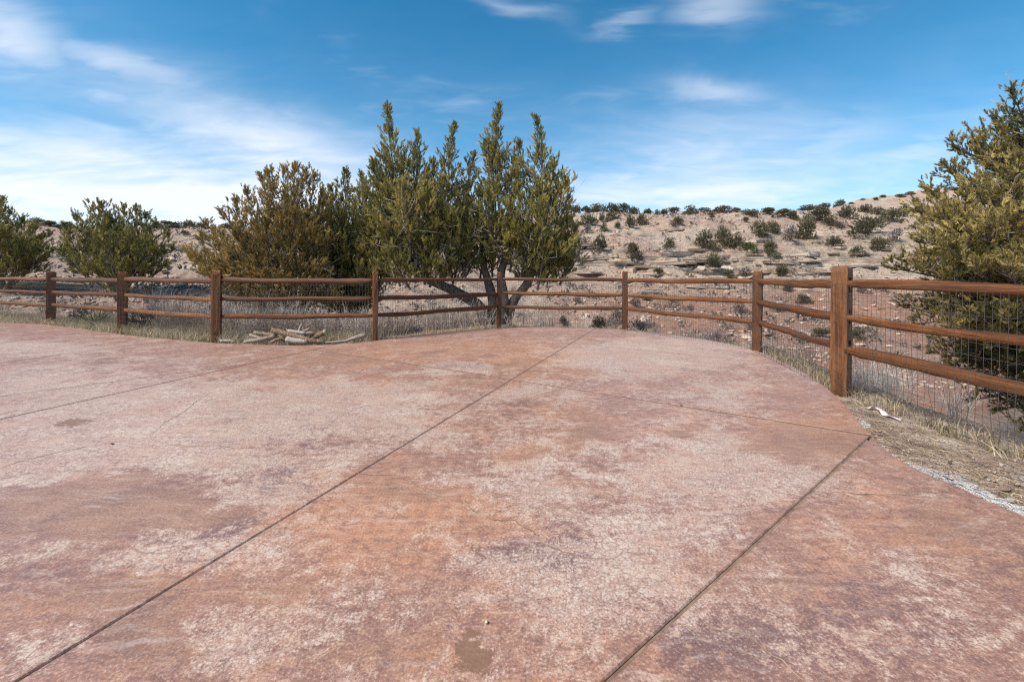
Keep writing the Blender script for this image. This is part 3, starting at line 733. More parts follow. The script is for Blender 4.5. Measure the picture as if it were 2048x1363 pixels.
def make_rail(seed, L):
    r_ = np.random.default_rng(seed); n = 22
    ts = np.linspace(0, 1, n); nv = 5
    base = np.array([(-.5, .44), (.40, .5), (.5, -.28), (.12, -.5), (-.47, -.42)]) + r_.normal(0, .05, (5, 2))
    if r_.random() < .5: base[:, 0] *= -1; base = base[::-1]
    hh, ww = .085 + r_.normal(0, .006), .056 + r_.normal(0, .005)
    ph = r_.uniform(0, 9, 4); V = []
    for i, t in enumerate(ts):
        e = min(t, 1 - t) * L; k = .62 + .38 * min(1, e / .28)
        cz = .006 * math.sin(3.1 * t + ph[0]) + .006 * math.sin(11 * t + ph[1]) - .010 * math.sin(math.pi * t)
        cy = .010 * math.sin(4 * t + ph[2])
        sc = 1 + .07 * math.sin(7 * t + ph[3])
        for (by, bz) in base:
            V.append((t * L, cy + by * ww * k * sc + r_.normal(0, .0025), cz + bz * hh * k * sc + r_.normal(0, .0022)))
    F = [[i * nv + j, i * nv + (j + 1) % nv, (i + 1) * nv + (j + 1) % nv, (i + 1) * nv + j] for i in range(n - 1) for j in range(nv)]
    V = np.array(V); me = mesh_np('rail', V, [np.array(F), np.array([list(range(nv))[::-1], [(n - 1) * nv + j for j in range(nv)]])], M_RAIL)
    bm = bmesh.new(); bm.from_mesh(me); bmesh.ops.recalc_face_normals(bm, faces=bm.faces); bm.to_mesh(me); bm.free()
    return me
PW = [.14, .14, .160, .160, .152, .097, .108, .110, .133, .151, .15, .15]
PA = {2: 35, 3: 30, 4: 21, 5: 21, 6: 8, 7: -20, 8: -38, 9: -54}
for i, (x, y) in enumerate(FENCE):
    a = np.array(FENCE[max(0, i - 1)]); b = np.array(FENCE[min(len(FENCE) - 1, i + 1)])
    t = b - a; ang = math.atan2(t[1], t[0])
    if i in PA: ang = math.radians(PA[i])
    o = obj('post', make_post(100 + i, PW[i], 1.262 + .02 * random.uniform(-1, 1) + (.02 if i == 9 else 0)), fence, (x, y, 0)); o.rotation_euler.z = ang
for i in range(len(FENCE) - 1):
    a = np.array(FENCE[i]); b = np.array(FENCE[i + 1]); L = np.linalg.norm(b - a); ang = math.atan2(*(b - a)[::-1])
    for k, zc in enumerate(RZ):
        z0, z1 = zc + random.uniform(-.018, .018), zc + random.uniform(-.018, .018)
        o = obj('rail', make_rail(500 + i * 3 + k, L), fence, (a[0], a[1], z0)); o.rotation_euler = (0, -math.atan2(z1 - z0, L), ang)
    # welded wire, stapled to the patio side of the posts
    r_ = np.random.default_rng(900 + i); nx = int(L / .0508); paths, rad = [], []
    side = -.088
    for k in range(nx + 1):
        X = k * L / nx; zz_ = np.linspace(-.02, 1.10, 9); dev = np.zeros(9)
        p = np.c_[X + .004 * np.sin(zz_ * 3 + i) + r_.normal(0, .0012, 9), side + .006 * np.sin(X * 2.3 + zz_ * 4), zz_]
        if i >= 8: p[:3, 0] += r_.normal(0, .006, 3); p[:3, 1] += r_.normal(0, .010, 3)
        paths.append(p); rad.append(np.full(9, .0017))
    for k in range(12):
        zc = -.0 + k * .1; Xs = np.linspace(0, L, 30)
        paths.append(np.c_[Xs, side + .003 + .006 * np.sin(Xs * 2.3 + zc * 4), zc + .006 * np.sin(Xs * 1.7 + k) + r_.normal(0, .001, 30)]); rad.append(np.full(30, .0017))
    V, Q, T = tubes(paths, rad, 3, False)
    o = obj('wire_mesh', mesh_np('wire_mesh', V, Q, M_WIRE), fence, (a[0], a[1], 0)); o.rotation_euler.z = ang; o['kind'] = 'stuff'

# ------------------------------------------------------------------ foliage tools
def spray_template(n, seed, wide=1.0):
    r_ = np.random.default_rng(seed); V = []
    for i in range(n):
        t = (i + r_.random()) / n; t0 = .05 + .72 * t
        a = r_.uniform(0, 2 * math.pi); tilt = math.radians(r_.uniform(18, 48) * (1.05 - .55 * t))
        d = np.array([math.sin(tilt) * math.cos(a), math.sin(tilt) * math.sin(a), math.cos(tilt)])
        L = r_.uniform(.24, .44) * (1.15 - .45 * t); w = r_.uniform(.030, .052) * wide
        q = np.cross(d, r_.normal(size=3)); q /= np.linalg.norm(q)
        b = np.array([0, 0, t0]) + np.array([math.cos(a), math.sin(a), 0]) * .03
        V += [b + q * w, b - q * w, b + d * L]
    return np.array(V)
T_NEAR = [spray_template(28, s) for s in range(5)]
T_FINE = [spray_template(32, s + 20, 1.0) for s in range(5)]
T_FAR = [spray_template(8, s + 40, 3.2) for s in range(4)]
def bake_sprays(pos, dirs, size, tint, templ, rng):
    pos, dirs, size, tint = (np.asarray(a, float) for a in (pos, dirs, size, tint))
    dirs = dirs / (np.linalg.norm(dirs, axis=1)[:, None] + 1e-9)
    rv = rng.normal(size=dirs.shape); a = np.cross(dirs, rv); a /= np.linalg.norm(a, axis=1)[:, None] + 1e-9; b = np.cross(dirs, a)
    Vs, Ts = [], []; which = rng.integers(0, len(templ), len(pos))
    for k, T in enumerate(templ):
        s_ = which == k
        if not s_.any(): continue
        R = np.stack([a[s_], b[s_], dirs[s_]], 1)              # rows are axes
        V = pos[s_][:, None, :] + size[s_][:, None, None] * np.einsum('vk,nkj->nvj', T, R)
        Vs.append(V.reshape(-1, 3)); tt = tint[s_][:, None] + rng.normal(0, .09, (s_.sum(), len(T) // 3))
        Ts.append(np.repeat(tt.ravel(), 3))
    V = np.concatenate(Vs); n = len(V) // 3
    return V, np.arange(n * 3).reshape(n, 3), np.concatenate(Ts)

def grow(leaders, rng, dens=1.0, spray=.17, up=.45, tip_light=.25, droop=0.0, rmul=1.0):
    """leaders: dicts p0,p1,R,t0 -> foliage points and branch paths"""
    pos, dr, sz, tn = [], [], [], []; br_p, br_r = [], []; br_t = []; st_p, st_r = [], []
    for ld in leaders:
        p0, p1 = np.array(ld['p0'], float), np.array(ld['p1'], float); R = ld['R'] * rmul; t0 = ld.get('t0', .15); ltint = ld.get('tint', 0) + rng.normal(0, .06)
        L = np.linalg.norm(p1 - p0); ax = (p1 - p0) / L; n = 9; ts = np.linspace(0, 1, n)
        side = np.cross(ax, rng.normal(size=3)); side /= np.linalg.norm(side)
        bow = ld.get('bow', .05)
        path = p0 + np.outer(ts, p1 - p0) + np.outer(np.sin(ts * math.pi) * L * bow, side) + rng.normal(0, .012, (n, 3)) * np.minimum(1, ts * 3)[:, None]
        if ld.get('sag'): path[:, 2] -= ld['sag'] * np.sin(ts * math.pi)
        st_p.append(path); st_r.append(ld.get('r', .035) * (1 - ts * .86))
        nb = max(6, int(dens * L * (1 - t0) * 19 * (.55 + R)))
        for i in range(nb):
            tp = ((i + rng.random()) / nb); t = t0 + (1 - t0) * tp
            k = t * (n - 1); j = min(n - 2, int(k)); b0 = path[j] + (path[j + 1] - path[j]) * (k - j)
            prof = (1 - tp) ** ld.get('pw', .8) * min(1, .55 + tp * 4) + .07
            bl = R * prof * rng.choice([rng.uniform(.35, .8), rng.uniform(.75, 1.1), rng.uniform(1.0, 1.35)])
            a = i * 2.39996 + rng.uniform(-.5, .5); e = math.radians(12 + 42 * tp + rng.normal(0, 13)) - droop
            d = np.array([math.cos(a) * math.cos(e), math.sin(a) * math.cos(e), math.sin(e)])
            d = d + ax * .35; d /= np.linalg.norm(d)
            m = 4; q = np.linspace(0, 1, m)
            bp = b0 + np.outer(q * bl, d) + np.outer(q ** 2 * bl * .28, [0, 0, 1]); bp += rng.normal(0, .012, bp.shape) * q[:, None]
            br_t.append(tp); br_p.append(bp); br_r.append((.004 + .012 * bl) * (1 - q * .75))
            if rng.random() < .10: continue
            ns = max(3, int(dens * bl / .050 * (1 - .25 * tp))) + 1
            for s_ in range(ns):
                f = .30 + .72 * ((s_ + rng.random()) / ns) ** .8
                kk = min(f, .999) * (m - 1); jj = min(m - 2, int(kk)); pp = bp[jj] + (bp[jj + 1] - bp[jj]) * (kk - jj)
                sp = rng.normal(0, .072, 3) * (.35 + bl * .7) * (1.25 - .85 * min(f, 1.0))
                pos.append(pp + sp)
                dd = d * .6 + ax * .25 + np.array([0, 0, up]) + rng.normal(0, .38, 3) + sp * 2.5
                dr.append(dd); sz.append(spray * rng.uniform(.7, 1.25) * (1.0 - .2 * tp))
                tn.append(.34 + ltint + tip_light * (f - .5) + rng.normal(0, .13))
        for s_ in range(int(8 * dens) + 3):
            pos.append(p1 - ax * rng.uniform(0, .2)); dr.append(ax + rng.normal(0, .25, 3)); sz.append(spray * rng.uniform(.6, 1.0)); tn.append(.42 + ltint)
    return (np.array(pos), np.array(dr), np.array(sz), np.array(tn)), (br_p, br_r, br_t), (st_p, st_r)

def dead_twigs(br, rng, frac, ln):
    """bare forked twigs that hang about inside the crown"""
    P, R_ = [], []
    for p, r, tp in zip(*br):
        if rng.random() > frac or tp > .62: continue
        a = p[1]; d = rng.normal(size=3) * .8 + (p[-1] - p[0]) / (np.linalg.norm(p[-1] - p[0]) + 1e-6) + np.array([0, 0, -.15]); d /= np.linalg.norm(d)
        L = ln * rng.uniform(.6, 1.5); q = np.linspace(0, 1, 4)
        path = a + np.outer(q * L, d) + np.outer(q ** 2 * L * .3, rng.normal(size=3)); P.append(path); R_.append((.0085) * (1 - .7 * q))
        for _ in range(3):
            b = path[rng.integers(1, 4)]; d2 = d + rng.normal(0, .7, 3); d2 /= np.linalg.norm(d2)
            P.append(b + np.outer(q * L * .5, d2)); R_.append(.0045 * (1 - .6 * q))
    return P, R_

def make_tree(name, label, base, trunks, leaders, leafmat, seed, dens=1.0, spray=.17, templ=None, twigs=.3, twl=.3, tip_light=.25, up=.45, droop=0.0, rmul=1.0):
    rng = np.random.default_rng(seed); base = np.array(base)
    root = empty(name, base); tag(root, label, 'tree')
    fol, br, stm = grow(leaders, rng, dens, spray, up, tip_light, droop, rmul)
    V, Fq, tn = bake_sprays(*fol, templ or T_NEAR, rng)
    obj('crown', mesh_np('crown', V - base, Fq, leafmat, False, {'tint': tn}), root)
    tp, trd = [], []
    for pts, r0, r1 in trunks:
        P = np.array(catmull([np.array(p) for p in pts], .14)); k = np.linspace(0, 1, len(P))
        tp.append(P); trd.append((r0 + (r1 - r0) * k) * (1 + .35 * np.exp(-k * 9)))
    V1, Q1, T1 = tubes(tp, trd, 10, True, seed, .10)
    obj('trunk', mesh_np('trunk', V1 - base, [Q1, T1], M_BARK, True), root)
    V2, Q2, _ = tubes(stm[0], stm[1], 6, False, seed, .08); V3, Q3, _ = tubes(br[0], br[1], 3, False)
    obj('limbs', mesh_np('limbs', np.concatenate([V2, V3]) - base, np.concatenate([Q2, Q3 + len(V2)]), M_BARK, True), root)
    dp, drr = dead_twigs(br, rng, twigs, twl)
    if dp:
        V4, Q4, _ = tubes(dp, drr, 3, False)
        obj('bare_twigs', mesh_np('bare_twigs', V4 - base, Q4, M_TWIG), root)['kind'] = 'stuff'
    return root
def LD_(b, t, R, **k):
    return dict(p0=PX(*b), p1=PX(*t), R=R, **k)

# ------------------------------------------------------------------ the tall many-stemmed juniper by the fence
D5 = 12.4
tb = PX(990, 642, D5); tb.z = float(terrain([tb.x], [tb.y])[0]) - .05
trunks5 = [
    ([tb + Vector((-.18, 0, 0)), PX(960, 615, D5), PX(915, 585, D5 + .1), PX(862, 560, D5), PX(820, 520, D5 - .1), PX(800, 470, D5), PX(785, 400, D5)], .17, .05),
    ([tb + Vector((-.02, .1, 0)), PX(985, 600, D5 + .1), PX(975, 560, D5 + .2), PX(960, 510, D5 + .3), PX(935, 470, D5 + .3), PX(912, 400, D5 + .2)], .15, .05),
    ([PX(960, 510, D5 + .3), PX(968, 470, D5 + .4), PX(990, 455, D5 + .3), PX(1002, 420, D5 + .3)], .07, .035),
    ([tb + Vector((.10, 0, 0)), PX(1008, 600, D5 - .1), PX(1002, 550, D5), PX(1012, 510, D5 + .1), PX(1022, 450, D5), PX(1010, 380, D5)], .15, .05),
    ([tb + Vector((.22, .05, 0)), PX(1028, 600, D5), PX(1052, 570, D5 + .1), PX(1070, 520, D5), PX(1078, 440, D5), PX(1074, 360, D5)], .14, .05),
    ([PX(1030, 550, D5 + .1), PX(1065, 548, D5), PX(1110, 530, D5 - .2), PX(1130, 480, D5)], .07, .03)]
L5 = [LD_((800, 500, D5), (776, 216, D5), .62, t0=.08, pw=1.35, tint=.06), LD_((815, 470, D5 + .2), (833, 268, D5 + .2), .42, tint=.05), LD_((790, 520, D5 - .5), (745, 330, D5 - .5), .50, tint=.05),
      LD_((820, 520, D5 - .9), (800, 370, D5 - 1.1), .55, tint=.14), LD_((835, 530, D5 - .5), (850, 370, D5 - .8), .48, tint=.08), LD_((860, 540, D5), (868, 325, D5 + .3), .40),
      LD_((850, 569, D5 - .4), (835, 461, D5 - 1.0), .48, t0=0, tint=.12), LD_((835, 535, D5 - .2), (765, 470, D5 - .6), .48, t0=.1, tint=.05),
      LD_((905, 490, D5), (909, 252, D5 + .2), .46, pw=1.3), LD_((900, 500, D5 - .5), (885, 360, D5 - .7), .42), LD_((925, 480, D5 + .3), (948, 310, D5 + .4), .38), LD_((920, 544, D5 - .3), (900, 426, D5 - .8), .45, t0=0),
      LD_((1005, 450, D5 + .2), (998, 214, D5 + .2), .50, pw=1.4), LD_((990, 440, D5), (970, 290, D5), .32), LD_((1015, 420, D5), (1038, 285, D5), .30), LD_((1000, 524, D5 - .3), (975, 386, D5 - .7), .42, t0=0),
      LD_((1072, 460, D5), (1072, 236, D5), .48, pw=1.35), LD_((1050, 524, D5 - .4), (1035, 376, D5 - .6), .50, t0=0), LD_((1085, 480, D5), (1108, 330, D5), .46), LD_((1085, 544, D5 - .5), (1085, 406, D5 - .9), .55, t0=0, tint=.05),
      LD_((1105, 520, D5), (1136, 362, D5), .40, pw=.6), LD_((1105, 564, D5), (1135, 446, D5 - .2), .48, t0=0), LD_((1085, 569, D5 - .2), (1115, 496, D5 - .7), .48, t0=0), LD_((1040, 559, D5 - .3), (1055, 456, D5 - .8), .42, t0=0),
      LD_((1060, 574, D5 + .6), (1090, 476, D5 + 1.0), .45, t0=0), LD_((970, 480, D5 + .6), (960, 380, D5 + 1.0), .40), LD_((870, 520, D5 + .8), (880, 400, D5 + 1.0), .45), LD_((880, 569, D5), (905, 501, D5 - .5), .34, t0=0, tint=-.06), LD_((1130, 544, D5), (1150, 456, D5 + .2), .3, t0=0),
       LD_((930, 554, D5 - .2), (930, 406, D5 - .6), .50, t0=0), LD_((905, 569, D5 + .4), (925, 436, D5 + .5), .48, t0=0), LD_((985, 554, D5 + .2), (985, 406, D5 - .2), .48, t0=0), LD_((960, 559, D5 + .5), (955, 426, D5 + .7), .48, t0=0), LD_((1020, 544, D5), (1020, 406, D5 - .5), .48, t0=0),
       LD_((860, 574, D5 - .2), (870, 446, D5 - .9), .52, t0=0), LD_((800, 572, D5), (790, 446, D5 - .8), .55, t0=0, tint=.08), LD_((780, 569, D5 + .3), (740, 436, D5), .5, t0=0), LD_((1075, 579, D5 - .3), (1080, 476, D5 - 1.0), .45, t0=0), LD_((1120, 569, D5 - .2), (1142, 486, D5 - .5), .40, t0=0), LD_((820, 579, D5 - .6), (780, 511, D5 - 1.2), .45, t0=0, tint=.1)]
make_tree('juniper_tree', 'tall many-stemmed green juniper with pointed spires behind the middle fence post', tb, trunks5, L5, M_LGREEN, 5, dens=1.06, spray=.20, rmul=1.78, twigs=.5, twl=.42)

# green juniper filling the gap between the tall one and the rusty one
D4 = 13.2
b4 = PX(700, 640, D4); b4.z = float(terrain([b4.x], [b4.y])[0]) - .05
L4 = [LD_((740, 560, D4 - .3), (728, 372, D4 - .3), .55), LD_((665, 570, D4 - .2), (648, 400, D4 - .2), .5, tint=-.03), LD_((755, 590, D4 - .8), (762, 440, D4 - 1), .6, t0=0), LD_((660, 600, D4 - .6), (640, 500, D4 - 1.0), .5, t0=0, tint=-.05), LD_((705, 560, D4), (694, 345, D4), .50, tint=-.03), LD_((700, 560, D4), (660, 375, D4), .42, tint=-.05), LD_((710, 560, D4), (722, 350, D4), .44), LD_((705, 570, D4 - .4), (680, 430, D4 - .9), .55, t0=0), LD_((715, 570, D4 - .4), (735, 420, D4 - .8), .5, t0=0),
      LD_((710, 600, D4 - .3), (690, 500, D4 - 1.1), .55, t0=0, tint=-.05), LD_((720, 600, D4 - .3), (765, 520, D4 - 1.0), .50, t0=0, tint=.04), LD_((705, 600, D4), (650, 480, D4 - .2), .5, t0=0, tint=-.06), LD_((720, 605, D4 - .5), (745, 545, D4 - 1.5), .42, t0=0, tint=.03), LD_((700, 610, D4 - .2), (700, 560, D4 - 1.2), .45, t0=0, tint=-.1), LD_((700, 640, D4 - .2), (690, 610, D4 - 1.3), .4, t0=0, tint=-.12), LD_((715, 635, D4 - .2), (735, 600, D4 - 1.2), .4, t0=0, tint=-.1), LD_((690, 640, D4 - .2), (655, 605, D4 - 1.0), .4, t0=0, tint=-.12)]  # lowest leaders get a darker leaf tint that paints in their shade
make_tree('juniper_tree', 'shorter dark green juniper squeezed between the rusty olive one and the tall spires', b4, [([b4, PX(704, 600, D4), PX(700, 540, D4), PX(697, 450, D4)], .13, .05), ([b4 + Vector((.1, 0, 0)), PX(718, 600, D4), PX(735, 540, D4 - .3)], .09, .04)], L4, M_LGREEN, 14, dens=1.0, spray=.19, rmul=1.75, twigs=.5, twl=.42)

# rusty olive juniper fanning out to the left, behind the log pile
D3 = 12.0
b3 = PX(590, 645, D3); b3.z = float(terrain([b3.x], [b3.y])[0]) - .05
L3 = []
for (u, v, dd, R) in [(384, 520, 0, .42), (398, 478, -.5, .42), (410, 448, .2, .36), (442, 428, -.2, .40), (470, 400, .3, .40), (492, 385, -.4, .42), (520, 352, .2, .42), (536, 345, -.5, .42), (566, 340, .3, .40), (590, 335, 0, .42), (612, 342, -.4, .40), (630, 352, .3, .38), (644, 385, -.2, .36),
                      (655, 430, 0, .4), (400, 545, -.6, .42), (430, 560, -1.0, .42), (470, 470, -1.2, .48), (530, 440, -1.3, .5), (590, 430, -1.3, .5), (630, 470, -1.1, .46), (500, 540, -1.4, .45), (570, 520, -1.5, .48), (630, 540, -1.3, .45), (450, 500, .9, .45), (540, 430, 1.0, .5), (600, 430, 1.0, .45), (660, 510, .3, .4), (480, 590, -1.0, .30), (540, 585, -1.2, .3), (640, 590, -.9, .32), (510, 612, -1.1, .28), (590, 606, -1.0, .3), (680, 600, -.8, .3), (372, 500, .3, .3), (425, 520, -.9, .4), (470, 606, -.6, .3), (530, 622, -.9, .3), (575, 632, -.9, .28), (625, 626, -.9, .3), (665, 622, -.7, .3), (445, 585, -.4, .3), (560, 600, -1.2, .36), (610, 570, -1.4, .4)]:
    bu = 590 + (u - 590) * .30; bv = 612 - max(0, (560 - v)) * .28
    L3.append(dict(p0=PX(bu, bv, D3 + dd * .35), p1=PX(u, v, D3 + dd), R=R, t0=.22, bow=.06, tint=rng_t if (rng_t := random.uniform(-.06, .08)) else 0, pw=.55))
make_tree('juniper_tree', 'rusty olive juniper fanning out to the left behind the log pile', b3,
          [([b3, PX(588, 600, D3), PX(580, 540, D3), PX(572, 450, D3), PX(568, 400, D3)], .15, .04), ([b3 + Vector((-.1, 0, 0)), PX(570, 605, D3), PX(530, 560, D3 - .1), PX(470, 500, D3)], .11, .03), ([b3 + Vector((.1, 0, 0)), PX(605, 600, D3), PX(620, 530, D3), PX(628, 450, D3)], .10, .03)],
          L3, M_LOLIVE, 23, dens=.95, spray=.19, rmul=1.5, up=.30, twigs=.34, twl=.4)

# two dark junipers on the left
D2 = 17.0
b2 = PX(240, 600, D2); b2.z = float(terrain([b2.x], [b2.y])[0]) - .05
L2 = []
for (u, v, dd, R) in [(130, 455, 0, .55), (150, 435, .4, .5), (185, 412, 0, .55), (200, 408, -.4, .5), (222, 440, -.3, .5), (248, 418, .2, .48), (272, 420, 0, .45), (292, 430, .3, .42), (310, 450, 0, .5), (335, 468, -.3, .45), (345, 500, 0, .42), (120, 500, -.3, .5), (150, 530, -.7, .5), (200, 480, -1.2, .65), (260, 480, -1.2, .65), (310, 500, -1.0, .55),
                      (190, 535, -1.2, .55), (240, 540, -1.4, .6), (290, 535, -1.1, .5), (180, 470, 1, .6), (280, 480, 1, .6), (330, 530, -.4, .38), (225, 580, -.9, .42), (250, 590, -.6, .35)]:
    bu = 238 + (u - 238) * .3; bv = 585 - max(0, 560 - v) * .25
    L2.append(dict(p0=PX(bu, bv, D2 + dd * .3), p1=PX(u, v, D2 + dd), R=R, t0=.2, pw=.5, tint=random.uniform(-.1, .05)))
make_tree('juniper_tree', 'round dark green juniper behind the second fence post from the left', b2, [([b2, PX(236, 570, D2), PX(226, 520, D2), PX(215, 460, D2)], .17, .05), ([b2 + Vector((.1, 0, 0)), PX(250, 560, D2), PX(275, 500, D2)], .12, .04), ([b2 + Vector((-.1, 0, 0)), PX(215, 560, D2), PX(175, 520, D2)], .10, .04)],
          L2, M_LGREEN, 33, dens=.75, spray=.23, rmul=1.35, twigs=.3, twl=.45)
D1 = 17.5
b1 = PX(5, 600, D1); b1.z = float(terrain([b1.x], [b1.y])[0]) - .05
L1 = []
for (u, v, dd, R) in [(-90, 420, 0, .6), (-50, 395, 0, .6), (-20, 378, .2, .55), (5, 398, -.2, .5), (20, 425, 0, .5), (45, 440, .2, .5), (75, 452, -.2, .5), (98, 470, 0, .45), (105, 500, -.4, .42), (60, 490, -1.0, .6), (0, 470, -1.2, .65), (-60, 480, -1, .65), (90, 520, -.6, .4), (30, 530, -1.2, .5), (-30, 540, -1.3, .5), (-100, 500, 0, .6), (20, 480, 1, .6)]:
    bu = 0 + (u - 0) * .3; bv = 580 - max(0, 560 - v) * .25
    L1.append(dict(p0=PX(bu, bv, D1 + dd * .3), p1=PX(u, v, D1 + dd), R=R, t0=.2, pw=.5, tint=random.uniform(-.08, .06)))
make_tree('juniper_tree', 'dark green juniper cut off by the left edge, leftmost of the trees', b1, [([b1, PX(0, 570, D1), PX(-8, 520, D1), PX(-15, 440, D1)], .17, .05), ([b1 + Vector((.1, 0, 0)), PX(25, 560, D1), PX(55, 510, D1)], .11, .04)], L1, M_LGREEN, 41, dens=.75, spray=.23, rmul=1.35, twigs=.3, twl=.45)

# big golden juniper at the right edge, rooted in the gully
D6 = 7.4
b6 = Vector(((2190 - CU) / FP * D6, D6, 0)); b6.z = float(terrain([b6.x], [b6.y])[0]) - .05
L6 = []
for (u, v, dd, R, tt) in [(2022, 182, 0, .34, -.10), (2080, 235, .3, .5, -.05), (1985, 235, -.2, .36, -.08), (1905, 292, 0, .38, -.03), (1893, 340, -.3, .40, 0), (1950, 300, -.6, .5, .03), (1850, 378, 0, .34, .03), (1830, 420, -.3, .40, .12), (1870, 430, -.8, .5, .20), (1930, 400, -1.0, .5, .12), (2000, 350, -.9, .6, .08),
                          (2030, 260, -.6, .5, 0), (1830, 480, -.5, .44, .16), (1800, 520, -.2, .36, -.02), (1775, 535, 0, .28, -.12), (1840, 535, -.7, .42, .04), (1900, 490, -1.2, .55, .20), (1970, 460, -1.4, .6, .22), (2040, 430, -1.4, .6, .18), (1880, 560, -1.0, .45, .0), (1950, 540, -1.4, .5, .14), (2030, 540, -1.6, .55, .10), (2100, 480, -1.2, .6, .1),
                          (1800, 610, 0, .34, -.18), (1830, 650, -.3, .42, -.16), (1880, 640, -.7, .42, -.10), (1940, 640, -1.0, .5, -.06), (2010, 640, -1.2, .5, -.02), (1860, 705, -.2, .40, -.2), (1920, 710, -.5, .45, -.16), (2000, 730, -.8, .5, -.14), (1955, 770, -.4, .42, -.18), (2040, 800, -.7, .5, -.16), (1990, 820, -.3, .35, -.2), (1900, 665, -.9, .45, -.15), (1975, 690, -1.1, .5, -.12), (2045, 700, -1.2, .55, -.12), (1890, 740, -.2, .36, -.2), (1935, 800, -.2, .36, -.22), (2040, 860, -.4, .4, -.2),
                          (1900, 450, .8, .5, 0), (1980, 380, .9, .6, 0), (1850, 560, .6, .45, -.1), (2130, 330, 0, .6, 0), (2130, 600, -1, .6, 0), (2100, 760, -.6, .5, -.1), (2150, 290, 0, .6, 0)]:
    bu = 2170 + (u - 2170) * .38; bv = v + (760 - v) * .22 - (30 if v > 560 else 0)
    L6.append(dict(p0=PX(bu, bv, D6 + dd * .3), p1=PX(u, v, D6 + dd), R=R, t0=.26, pw=.45, tint=tt, bow=.08, sag=.0))
make_tree('juniper_tree', 'large golden olive juniper at the right edge behind the wire mesh', b6, [([b6, PX(2180, 700, D6), PX(2165, 520, D6), PX(2120, 350, D6), PX(2060, 240, D6)], .22, .05), ([b6 + Vector((-.15, 0, .1)), PX(2130, 720, D6), PX(2050, 660, D6 - .2), PX(1960, 640, D6 - .2)], .12, .03), ([PX(2165, 520, D6), PX(2060, 480, D6), PX(1960, 440, D6)], .09, .03), ([PX(2130, 350, D6), PX(2060, 360, D6), PX(1975, 350, D6)], .07, .025)],
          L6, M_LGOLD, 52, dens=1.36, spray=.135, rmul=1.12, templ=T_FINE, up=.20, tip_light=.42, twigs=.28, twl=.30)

# ------------------------------------------------------------------ hillside shrubs
def shrub_mesh(seed, mat, n=620, kind=0):
    rng = np.random.default_rng(seed); pos, dr, sz, tn = [], [], [], []; P, R_ = [], []
    k = rng.integers(9, 14)
    for i in range(k):
        a = rng.uniform(0, 2 * math.pi); e = math.radians(rng.uniform(-2, 85)); L = rng.uniform(.62, 1.0)
        d = np.array([math.cos(a) * math.cos(e), math.sin(a) * math.cos(e), math.sin(e) * 1.0])
        c = d * np.array([.38, .38, .60]) * L + np.array([0, 0, .10]); r = rng.uniform(.17, .27)
        P.append(np.array([[0, 0, -.1], c * .45 + rng.normal(0, .03, 3), c])); R_.append(np.array([.03, .018, .008]))
        for _ in range(n // k):
            q = rng.normal(size=3); q /= np.linalg.norm(q); q *= rng.uniform(.35, 1.0) ** .5
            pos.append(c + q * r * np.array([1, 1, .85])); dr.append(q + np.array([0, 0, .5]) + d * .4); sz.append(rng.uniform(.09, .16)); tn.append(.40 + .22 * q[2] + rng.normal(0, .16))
    V, Fq, t = bake_sprays(pos, dr, sz, tn, T_FAR, rng)
    V2, Q2, _ = tubes(P, R_, 4, False)
    me = mesh_np('shrub', np.concatenate([V, V2]), [Fq, Q2 + len(V)], None, False, {'tint': np.concatenate([t, np.full(len(V2), .4)])}, mats=[mat, M_BARK], midx=np.concatenate([np.zeros(len(Fq)), np.ones(len(Q2))]))
    return me
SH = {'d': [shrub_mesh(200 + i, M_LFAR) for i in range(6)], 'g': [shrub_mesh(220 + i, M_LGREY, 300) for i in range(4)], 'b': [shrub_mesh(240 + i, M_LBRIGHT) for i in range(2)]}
S = []   # column, row of middle, width, height, kind
S += [(1153, 415, 22, 22, 'd'), (1172, 417, 22, 18, 'd'), (1194, 414, 32, 22, 'd'), (1221, 413, 30, 22, 'd'), (1237, 411, 22, 18, 'd'), (1252, 411, 20, 20, 'd'), (1267, 415, 18, 12, 'd'), (1295, 416, 22, 9, 'd'), (1314, 418, 12, 8, 'd'), (1328, 418, 16, 9, 'd'), (1349, 419, 24, 17, 'd'), (1380, 418, 24, 24, 'd'),
      (1405, 419, 26, 13, 'd'), (1446, 417, 30, 18, 'd'), (1470, 419, 20, 12, 'd'), (1491, 422, 18, 14, 'g'), (1507, 424, 24, 20, 'd'), (1537, 421, 32, 20, 'd'), (1565, 425, 30, 22, 'd'), (1588, 428, 18, 22, 'd'), (1619, 414, 42, 15, 'd'), (1648, 409, 22, 14, 'd'), (1683, 401, 20, 13, 'd'), (1703, 406, 9, 6, 'd'),
      (1751, 397, 12, 7, 'd'), (1766, 392, 13, 7, 'd'), (1799, 391, 16, 8, 'd'), (1819, 386, 15, 8, 'd'), (1726, 398, 9, 5, 'd')]
SKY_N = len(S)
